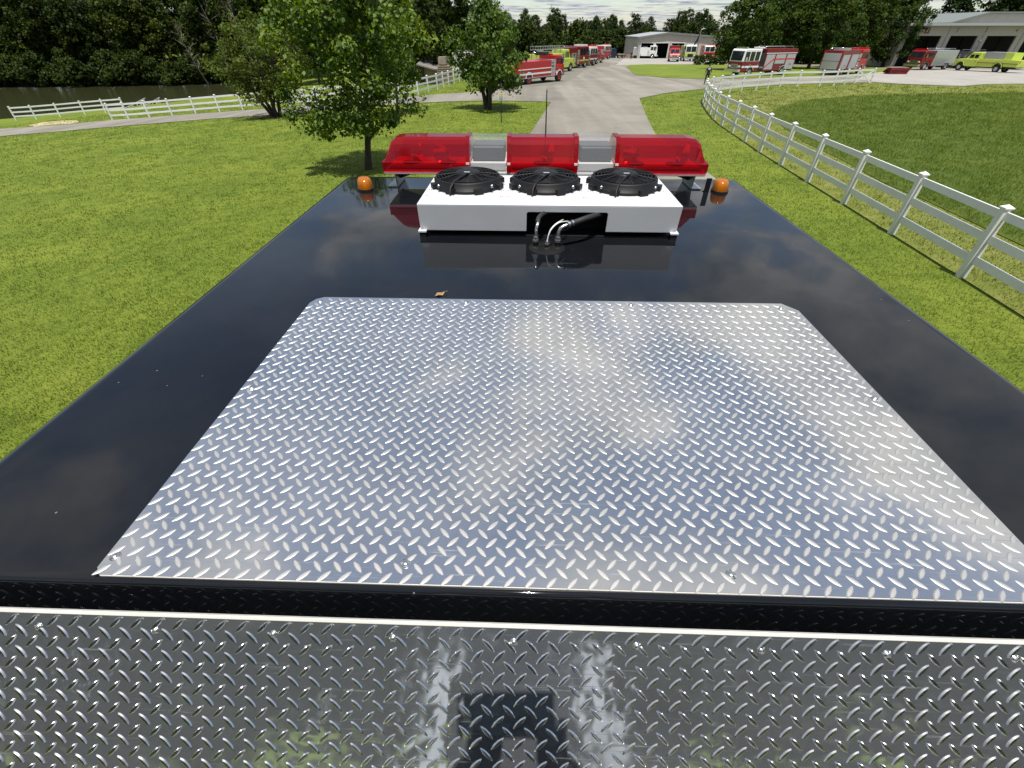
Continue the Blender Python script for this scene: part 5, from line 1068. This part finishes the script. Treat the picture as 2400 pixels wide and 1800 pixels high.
MB().box(bx(1537) - fo_.x, bx(1542) - fo_.x, -.04, 0.02, -.1, 2.1).build('door', M_trim, fg); MB().box(bx(1524) - fo_.x, bx(1528.5) - fo_.x, -.04, .02, 1.2, 2.2).build('window', M_glass, fg)

YR = px(1930, 146)[1]; GR_ = gz(px(1930, 146)[0], YR)
rx = lambda u, v: at_y(u, v, YR)[0]
rz_ = lambda u, v: at_y(u, v, YR)[2]
rg_ = empty('garage_building', (rx(1935, 145), YR, GR_), 0, 'long cream garage with numbered open bays at the right edge', 'building'); ro_ = Vector(rg_.location)
zt, zf, zdo = rz_(2100, 49.5), rz_(2100, 55.5), rz_(2100, 77.5)
doorsR = [(rx(1955, 90), rx(2029, 90)), (rx(2048, 90), rx(2107, 90)), (rx(2127, 90), rx(2190, 90)), (rx(2211, 90), rx(2280, 90))]
xL, xR = rx(1922, 144), doorsR[-1][1] + 3.0
ed = [xL] + [e_ for d_ in doorsR for e_ in d_] + [xR]
for i in range(0, len(ed), 2): MB().box(ed[i] - ro_.x, ed[i + 1] - ro_.x, 0, .3, -.3, zdo - ro_.z).build('pillar', M_clad, rg_, bevel=.03)
hd = MB().box(xL - ro_.x, xR - ro_.x, -.01, .3, zdo - ro_.z, zf - ro_.z).build('lintel', M_clad, rg_)
for k, (a, b) in enumerate(doorsR):
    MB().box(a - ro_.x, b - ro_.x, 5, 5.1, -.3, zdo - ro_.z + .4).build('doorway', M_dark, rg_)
    MB().box(b - ro_.x + (doorsR[k + 1][0] - b) / 2 - .03 if k < 3 else b - ro_.x + .5, b - ro_.x + (doorsR[k + 1][0] - b) / 2 + .03 if k < 3 else b - ro_.x + .56, -.05, -.001, 0, zf - ro_.z).build('downpipe', M_trim, rg_)
    cxn = {0: 2003, 1: 2068, 2: 2130, 3: 2196}[k]; X = rx(cxn + 0, 66); Z = (zdo + zf) / 2 + .05
    pl_ = MB().box(X - ro_.x - .42, X - ro_.x + .42, -.04, -.012, Z - ro_.z - .42, Z - ro_.z + .42).build('number_plate', M_dred if k == 0 else M_clad, rg_)
    inst('number', text_mesh(str(k + 1), .8, M_wpaint if k == 0 else M_dred, .006), pl_, (X - ro_.x, -.055, Z - ro_.z), (R(90), 0, 0))
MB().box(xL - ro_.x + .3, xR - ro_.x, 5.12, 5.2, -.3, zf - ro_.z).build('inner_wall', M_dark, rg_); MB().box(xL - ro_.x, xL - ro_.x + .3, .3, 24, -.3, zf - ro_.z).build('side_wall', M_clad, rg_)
MB().box(xL - ro_.x - .3, xR - ro_.x + .3, -1.0, 24, zf - ro_.z, zt - ro_.z).build('fascia', M_roofm, rg_)
gx0, gx1, gx2 = rx(2058, 46), rx(2135, 29), rx(2135, 29) + 9
zg = at_y(2135, 29, YR + 9)[2]; gxa = at_y(2058, 47, YR + 9)[0]; gxb = at_y(2135, 29, YR + 9)[0]
rf = MB().prism([(gxa - ro_.x, zt - ro_.z), (gxb - ro_.x, zg - ro_.z), (2 * gxb + 6 - gxa - ro_.x, zg - ro_.z), (2 * gxb + 12 - gxa - ro_.x, zt - ro_.z)], 9, 26, 'y').build('upper_gable', M_clad, rg_)
MB().prism([(gxa - ro_.x - .4, zt - ro_.z), (gxb - ro_.x, zg - ro_.z + .02), (2 * gxb + 6 - gxa - ro_.x, zg - ro_.z + .02), (2 * gxb + 6 - gxa - ro_.x, zg - ro_.z + .25), (gxb - ro_.x, zg - ro_.z + .25), (gxa - ro_.x - .7, zt - ro_.z + .15)], 8.6, 26.2, 'y').build('roof', M_trim, rf)
lamp = MB().lathe([(0.0, .0), (.16, .02), (.2, .16), (.08, .26), (0, .27)], n=14, axis_p=(rx(2120, 80) - ro_.x, -.14, zdo - ro_.z - .75)).build('wall_lamp', M_lamp, rg_)
# lean-to shed with sloping roof, and lumber stack, behind the lane fence
sp_ = px(918, 186); sd_ = np.linalg.norm(sp_[:2]); yS = sp_[1] + 2.0
sx = lambda u, v: at_y(u, v, yS)[0]
sz_ = lambda u, v: at_y(u, v, yS)[2]
sh = empty('storage_shed', (sx(910, 175), yS, gz(sx(910, 175), yS)), 0, 'low open shed with a sagging grey roof behind the lane fence', 'shed'); s0 = Vector(sh.location)
M_tan = mat('tan_tarp', (0.27, 0.22, 0.18), 0.85, var=.2, vscale=2, bump=.02, bscale=6); M_shroof = mat('grey_shed_roof', (0.17, 0.155, 0.14), 0.8, var=.2, vscale=2, bump=.02, bscale=8)
X_ = lambda u, v: sx(u, v) - s0.x
Z_ = lambda u, v: max(sz_(u, v), s0.z) - s0.z
MB().box(X_(906, 150), X_(914.5, 150), 0, 5, -.2, Z_(909, 142)).build('end_wall', M_black, sh)
MB().add([(X_(901, 137), -.5, Z_(901, 137.5)), (X_(920, 143), -.5, Z_(920, 143)), (X_(938, 147), -.5, Z_(938, 148)), (X_(958, 149), -.5, Z_(958, 149.5)), (X_(901, 137), 6, Z_(901, 137.5) + .5), (X_(920, 143), 6, Z_(920, 143) + .3), (X_(938, 147), 6, Z_(938, 148) + .3), (X_(958, 149), 6, Z_(958, 149.5) + .3)] ,
         [(0, 1, 5, 4), (1, 2, 6, 5), (2, 3, 7, 6)]).build('roof', M_shroof, sh).modifiers.new('solid', 'SOLIDIFY').thickness = .12
MB().prism([(X_(914, 150), -.2), (X_(954, 150), -.2), (X_(954, 152), Z_(954, 153)), (X_(914, 146), Z_(914, 147))], .3, 5, 'y').build('tarp_wall', M_tan, sh)
for u in (903, 956): MB().box(X_(u, 150) - .06, X_(u, 150) + .06, -.3, -.15, -.2, Z_(u, 148)).build('post', M_wood, sh)
lu = empty('lumber_stack', (sx(963, 168), yS - 1, gz(sx(963, 168), yS - 1)), 0, 'stack of weathered boards with a pale block on top beside the shed', 'lumber'); l0 = Vector(lu.location)
bw = sx(977, 155) - sx(951, 155)
for j in range(9):
    for k in range(3): MB().box(-bw / 2 + random.uniform(-.15, .1), bw / 2 + random.uniform(-.1, .15), k * .42, k * .42 + .38, .02 + j * .2, .16 + j * .2).build('board', M_wood if (j + k) % 3 else M_shroof, lu)
MB().box(-bw * .42, bw * .22, .05, 1.1, 9 * .2 + .02, 9 * .2 + .75, ch=.04).build('pale_block', M_tan, lu)
# blue container, caged pallets, flatbed and wire reel at the back of the yard
M_blue = mat('dark_blue_steel', (0.012, 0.022, 0.045), 0.5, var=.15)
def yard_box(name, label, cat, u0, u1, vt, vb, depth, fn):
    p = px((u0 + u1) / 2, vb); y = p[1]; x0, x1 = at_y(u0, vb, y)[0], at_y(u1, vb, y)[0]; zt_ = at_y((u0 + u1) / 2, vt, y)[2]
    o = empty(name, ((x0 + x1) / 2, y, p[2]), 0, label, cat); fn(o, (x1 - x0) / 2, zt_ - p[2], depth); return o
def container(o, w, h, d):
    MB().box(-w, w, 0, d, .1, h).build('shell', M_blue, o)
    for k in range(7): MB().box(-w + 2 * w * (k + .2) / 7, -w + 2 * w * (k + .6) / 7, -.05, 0, .15, h - .1).build('rib', M_blue, o)
    MB().box(-w - .05, w + .05, -.06, d, h, h + .08).box(-w - .05, w + .05, -.06, d, 0, .12).build('frame', M_blue, o)
yard_box('shipping_container', 'dark blue steel container past the end of the parked row', 'container', 1312.5, 1330, 106.5, 125.5, 5.0, container)
def cage(o, w, h, d):
    for k in range(7): MB().box(-w + 2 * w * k / 6 - .05, -w + 2 * w * k / 6 + .05, 0, .06, h * .48, h).build('slat', M_wood, o)
    MB().box(-w - .08, w + .08, -.02, d, h - .1, h).box(-w - .08, w + .08, -.02, d, h * .45, h * .5).build('frame', M_wood, o)
    for k in range(3): MB().box(-w + .1 + 2 * w * k / 3, -w + 2 * w * (k + .85) / 3, .05, d, .05, h * .43).build('crate', M_ypaint, o)
yard_box('pallet_cage', 'tall slatted cage over yellow crates left of the white engine', 'cage', 1368, 1381, 103, 126, 2.0, cage)
def flatbed(o, w, h, d):
    MB().box(-w, w, 0, 2.2, .75, .95).build('deck', M_wood, o); MB().box(-w, w, .9, 1.3, .55, .75).build('frame', M_black, o)
    for x in (-w * .6, w * .6):
        for y in (.2, 2.0):
            q = inst('wheel', WHs[0], o, (x, y, .42)); inst('rim', WHs[1], q)
yard_box('flatbed_trailer', 'low flatbed trailer beside the blue container', 'trailer', 1334, 1350, 118, 126, 2.2, flatbed)
def reel(o, w, h, d):
    for y in (0, d): MB().cyl((0, y, h / 2), (0, y + .06, h / 2), h / 2, n=20).build('flange', M_wood, o)
    MB().cyl((0, .06, h / 2), (0, d, h / 2), h * .3, n=18).build('drum', M_redglow, o)
    MB().box(-w, w, -.05, d + .1, 0, .12).build('cradle', M_wood, o)
yard_box('cable_reel', 'wooden reel with a red drum between the trailer and the cage', 'reel', 1351, 1363, 117, 126.5, 1.2, reel)
def acbox(o, w, h, d):
    MB().box(-w, w, 0, d, 0, h, ch=.03).build('casing', M_roofm, o)
    for k in range(6): MB().box(-w + .1, w - .1, -.02, 0, .1 + (h - .2) * k / 6, .1 + (h - .2) * (k + .6) / 6).build('louvre', M_alu, o)
yard_box('condenser_box', 'small grey louvred box beside the middle garage door', 'air conditioner', 1434, 1443, 119, 125, .9, acbox)
# hose pile on the gravel
hp = px(1941, 161); ho = empty('hose_pile', hp, 0.05, 'flat pile of red hoses lying on the gravel by the fence end', 'hose')
x0, x1 = at_y(1918, 158, hp[1])[0] - hp[0], at_y(1963, 158, hp[1])[0] - hp[0]
for j in range(4):
    for k in range(4):
        y = k * .42 + random.uniform(-.05, .05); z = .09 + j * .17
        MB().tube([(x0 + random.uniform(0, .4), y, z), (x0 * .5, y + random.uniform(-.08, .08), z + .02), (0, y, z), (x1 * .5, y + random.uniform(-.08, .08), z + .03), (x1 - random.uniform(0, .5), y, z + .05)], .095, n=7).build('hose', M_dred, ho)
MB().box(x0 * .95, x1 * .9, .1, 1.4, .76, .82).build('board', M_wood, ho)
# utility pole with sagging lamp
up_ = px(1499, 139); uo = empty('utility_pole', up_, 0, 'slim grey utility pole with a drooping banner before the far garage', 'pole')
zt_ = at_y(1512, 60, up_[1])
MB().cyl((0, 0, -.3), (0, 0, zt_[2] - up_[2]), .13, .09, n=10).build('pole', M_paleb, uo)
h_ = zt_[2] - up_[2]
MB().add([(-.1, 0, h_ - .8), (-.75, .05, h_ - 2.3), (-.95, 0, h_ - 3.0), (-.15, 0, h_ - 2.1)], [(0, 1, 2, 3)]).build('banner', M_blue, uo).modifiers.new('solid', 'SOLIDIFY').thickness = .03
MB().tube([(0, 0, h_ - .3), (.5, 0, h_ - .1), (.9, 0, h_ - .15)], .03, n=6).build('lamp_arm', M_alu, uo)
# small sign on a post in front of the lawn corner tree
sg = px(1083, 265); so_ = empty('post_sign', sg, 0, 'small white notice on a dark metal post beside the lawn corner tree', 'sign')
zt_ = at_y(1084, 200.5, sg[1])[2] - sg[2]; zs = at_y(1084, 217, sg[1])[2] - sg[2]; wS = (at_y(1089, 210, sg[1])[0] - at_y(1078, 210, sg[1])[0]) / 2
MB().box(-.025, .025, -.02, .02, -.2, zt_ - .05).build('post', M_black, so_)
bd = MB().box(-wS, wS, -.045, -.021, zs, zt_, ch=.004).build('board', mat('sign_grey', (.62, .63, .62), .5, var=.06), so_)
MB().box(-wS * .8, wS * .8, -.049, -.0455, zs + (zt_ - zs) * .70, zs + (zt_ - zs) * .92).build('emblem', M_ypaint, bd)
for k in range(3): MB().box(-wS * .75, wS * .75, -.049, -.0455, zs + (zt_ - zs) * (.12 + .17 * k), zs + (zt_ - zs) * (.19 + .17 * k)).build('print_line', M_trim, bd)

# ------------------------------------------------------------------ people
def skin_body(name, J, E, rad, root_i, parent, materials, mat_of, sub=2):
    me = bpy.data.meshes.new(name); me.from_pydata(J, E, []); o = link(bpy.data.objects.new(name, me), parent)
    sk_ = o.modifiers.new('skin', 'SKIN'); sk_.use_smooth_shade = True
    for i, v in enumerate(me.skin_vertices[0].data): v.radius = (rad[i], rad[i] * (0.78 if rad[i] > .1 else 1)); v.use_root = (i == root_i)
    ss = o.modifiers.new('sub', 'SUBSURF'); ss.levels = ss.render_levels = sub
    dg = bpy.context.evaluated_depsgraph_get(); dg.update()
    m2 = bpy.data.meshes.new_from_object(o.evaluated_get(dg)); o.modifiers.clear(); o.data = m2
    m2.materials.clear()
    for m_ in materials: m2.materials.append(m_)
    for p in m2.polygons: p.material_index = mat_of(p.center); p.use_smooth = True
    return o
M_navy = mat('navy_tshirt', (0.012, 0.016, 0.03), 0.85, var=.2, vscale=20); M_pants = mat('dark_trousers', (0.014, 0.015, 0.018), 0.85, var=.25, vscale=20); M_hair = mat('dark_hair', (.03, .02, .013), .7, var=.3, vscale=40); M_boot = mat('black_boots', (.01, .01, .01), .5, var=.2)
def person(name, loc, yaw, label, arms, height=1.78, shirt=M_navy, pants=M_pants, hairm=M_hair, sleeve=1.18, stance=.12, headpitch=0.0, step=0.0):
    k = height / 1.78; root = empty(name, loc, yaw, label, 'person'); root.scale = (k, k, k)
    # faces +Y locally; x right
    J = [(0, 0, .98), (0, .01, 1.20), (0, 0, 1.40), (0, 0, 1.50), (0, .015, 1.56)]; rad = [.155, .145, .165, .06, .055]; E = [(0, 1), (1, 2), (2, 3), (3, 4)]
    for s in (-1, 1):
        b_ = len(J); J += [(s * .10, 0, .92), (s * stance * 1.0, .02 + s * step * .5, .50), (s * stance * 1.05, -.01 + s * step, .10), (s * stance * 1.08, .12 + s * step, .045)]; rad += [.10, .068, .048, .045]; E += [(0, b_), (b_, b_ + 1), (b_ + 1, b_ + 2), (b_ + 2, b_ + 3)]
    tips = []
    for s, (el, wr) in zip((-1, 1), arms):
        b_ = len(J); J += [(s * .19, 0, 1.42), el, wr]; rad += [.066, .044, .030]; E += [(2, b_), (b_, b_ + 1), (b_ + 1, b_ + 2)]; tips.append((Vector(el), Vector(wr), s))
    def mo(c):
        if c.z < .13: return 3
        if c.z < .98 and abs(c.x) < .30 and not any((c - w).length < .16 for _, w, _s in tips): return 1
        if c.z > 1.485: return 2
        for e_, w, s in tips:
            ab = w - e_
            t_ = max(0, min(1, (c - e_).dot(ab) / ab.length_squared))
            if (c - (e_ + ab * t_)).length < .062 and t_ > .02: return 2
        return 0
    body = skin_body('body', J, E, rad, 0, root, [shirt, pants, M_skin, M_boot], mo)
    # head with nose, ears, brow
    rows, n = 16, 20; vs = []
    for j in range(rows + 1):
        f = j / rows; th_ = math.pi * f; z = -math.cos(th_) * .118; rr = math.sin(th_) ** .85
        for i in range(n):
            a = 2 * math.pi * i / n; x = .076 * rr * math.sin(a); y = .096 * rr * math.cos(a)
            if z < -.02: y += .012 * (-z / .118) * (1 if math.cos(a) > 0 else -.2); x *= 1 - .25 * max(0, -z - .03) / .09
            if abs(a if a < math.pi else a - 2 * math.pi) < .2 and -.045 < z < .012: y += .018
            vs.append((x, y, z))
    T = Matrix.Translation((0, .025, 1.655)) @ Matrix.Rotation(headpitch, 4, 'X')
    hd_ = MB().add(vs, [(j * n + i, j * n + (i + 1) % n, (j + 1) * n + (i + 1) % n, (j + 1) * n + i) for j in range(rows) for i in range(n)], 0, True, T)
    for s in (-1, 1): hd_.lathe([(.0, .0), (.018, .002), (.026, .01), (.0, .014)], n=8, T=T @ Matrix.Translation((s * .070, -.005, -.005)) @ Matrix.Rotation(s * R(80), 4, 'Y'))
    h_o = hd_.build('head', M_skin, root)
    for s in (-1, 1): MB().lathe([(0, .011), (.008, .008), (.011, 0)], n=8, T=T @ Matrix.Translation((s * .03, .083, .008)) @ Matrix.Rotation(R(-90), 4, 'X')).build('eye', M_black, h_o)
    MB().box(-.022, .022, .092, .100, -.062, -.054, M=T).build('mouth', M_dred, h_o)
    hv = []
    for x, y, z in vs:
        kk = 1.08; hv.append((x * kk, y * kk - .006, z * kk + .006))
    fs = []
    for j in range(rows):
        for i in range(n):
            q = (j * n + i, j * n + (i + 1) % n, (j + 1) * n + (i + 1) % n, (j + 1) * n + i); c = sum((Vector(hv[v_]) for v_ in q), Vector()) / 4
            if c.z > .045 + .03 * (c.y > .03) or (c.y < -.015 and c.z > -.06): fs.append(q)
    MB().add(hv, fs, 0, True, T).build('hair', hairm, root)
    # hands: palm, four fingers, thumb
    for e_, w, s in tips:
        d = (w - e_).normalized(); side = d.cross(Vector((0, 1, .2))).normalized() if abs(d.y) < .9 else Vector((1, 0, 0)); nrm = side.cross(d)
        hb = MB().tube([w - d * .02, w + d * .035, w + d * .085], [.027, .036, .034], n=8)
        for q, L in ((-.027, .066), (-.009, .078), (.009, .074), (.027, .056)):
            p0 = w + d * .08 + side * q; hb.tube([p0, p0 + d * L * .5 + nrm * .006, p0 + d * L * .85 + nrm * .022, p0 + d * L + nrm * .034], [.0092, .009, .008, .006], n=6)
        p0 = w + d * .03 + side * .03 * s; hb.tube([p0, p0 + side * s * .03 + d * .025, p0 + side * s * .04 + d * .055 + nrm * .012], [.011, .010, .008], n=6)
        hb.build('hand', M_skin, root)
    return root
pp_ = px(1524, 183.5); yawp = math.atan2(-pp_[0], pp_[1])
person('person', pp_, yawp + .15, 'person in dark t-shirt and trousers standing on the lane with their back turned',
       [((-.29, -.03, 1.13), (-.27, .10, .90)), ((.29, -.03, 1.13), (.25, .12, .92))], 1.82, stance=.14)
root_p = bpy.context.scene.objects
far_p = px(1362.5, 128.5)
person('person', far_p, 2.4, 'tiny figure in dark clothes standing at the far end of the yard', [((-.28, 0, 1.13), (-.26, .06, .88)), ((.28, 0, 1.13), (.26, .06, .88))], 1.8)
# print on the back of the shirt
for o in [o for o in scene.objects if o.get('label', '').startswith('person in dark t-shirt')]:
    b_ = MB().box(-.11, .11, -.150, -.146, 1.33, 1.42).build('shirt_print', M_wpaint, o)
    b_.parent = o
# the photographer on the deck behind the lens, seen only as a reflection in the panel
Mgrey = mat('slate_shirt', (0.05, 0.058, 0.07), .85, var=.15, vscale=20)
pz0 = 2.012
person('person', (0.02, -0.52, pz0), 0.0, 'person taking the picture, mirrored dark in the sloping tread plate', [((-.27, .16, 1.50), (-.105, .375, 1.68)), ((.27, .16, 1.50), (.105, .375, 1.68))], 1.80, shirt=Mgrey, pants=M_pants, stance=.17, headpitch=-.35)
ph = empty('phone', (0, -0.028, CAMZ - 0.01), 0, 'dark phone held up by the mirrored photographer', 'phone'); ph.rotation_euler = (-PITCH, 0, YAW)
MB().box(-.075, .075, -.006, .0, -.036, .036, ch=.003).build('phone_body', M_black, ph); MB().box(-.07, .07, -.0072, -.0062, -.033, .033).build('screen', M_glass, ph)
# a dry leaf on the roof plate edge and specks on the paint
lp = at_z(949, 637, RZ + .006); M_dl = mat('dry_leaf', (.28, .18, .07), .8, var=.3, vscale=90)
lo_ = empty('dry_leaf', (lp[0], lp[1] + .01, RZ), 0.5, 'curled dry leaf at the front edge of the roof plate', 'leaf')
MB().add([(-.018, 0, .001), (-.006, .009, .007), (.008, .008, .004), (.02, 0, .010), (.007, -.009, .002), (-.007, -.008, .006), (0, 0, .001)], [(0, 1, 6), (1, 2, 6), (2, 3, 6), (3, 4, 6), (4, 5, 6), (5, 0, 6)]).build('blade', M_dl, lo_)
MB().tube([(.02, 0, .010), (.03, .004, .006)], .0009, n=5).build('stalk', M_dl, lo_)
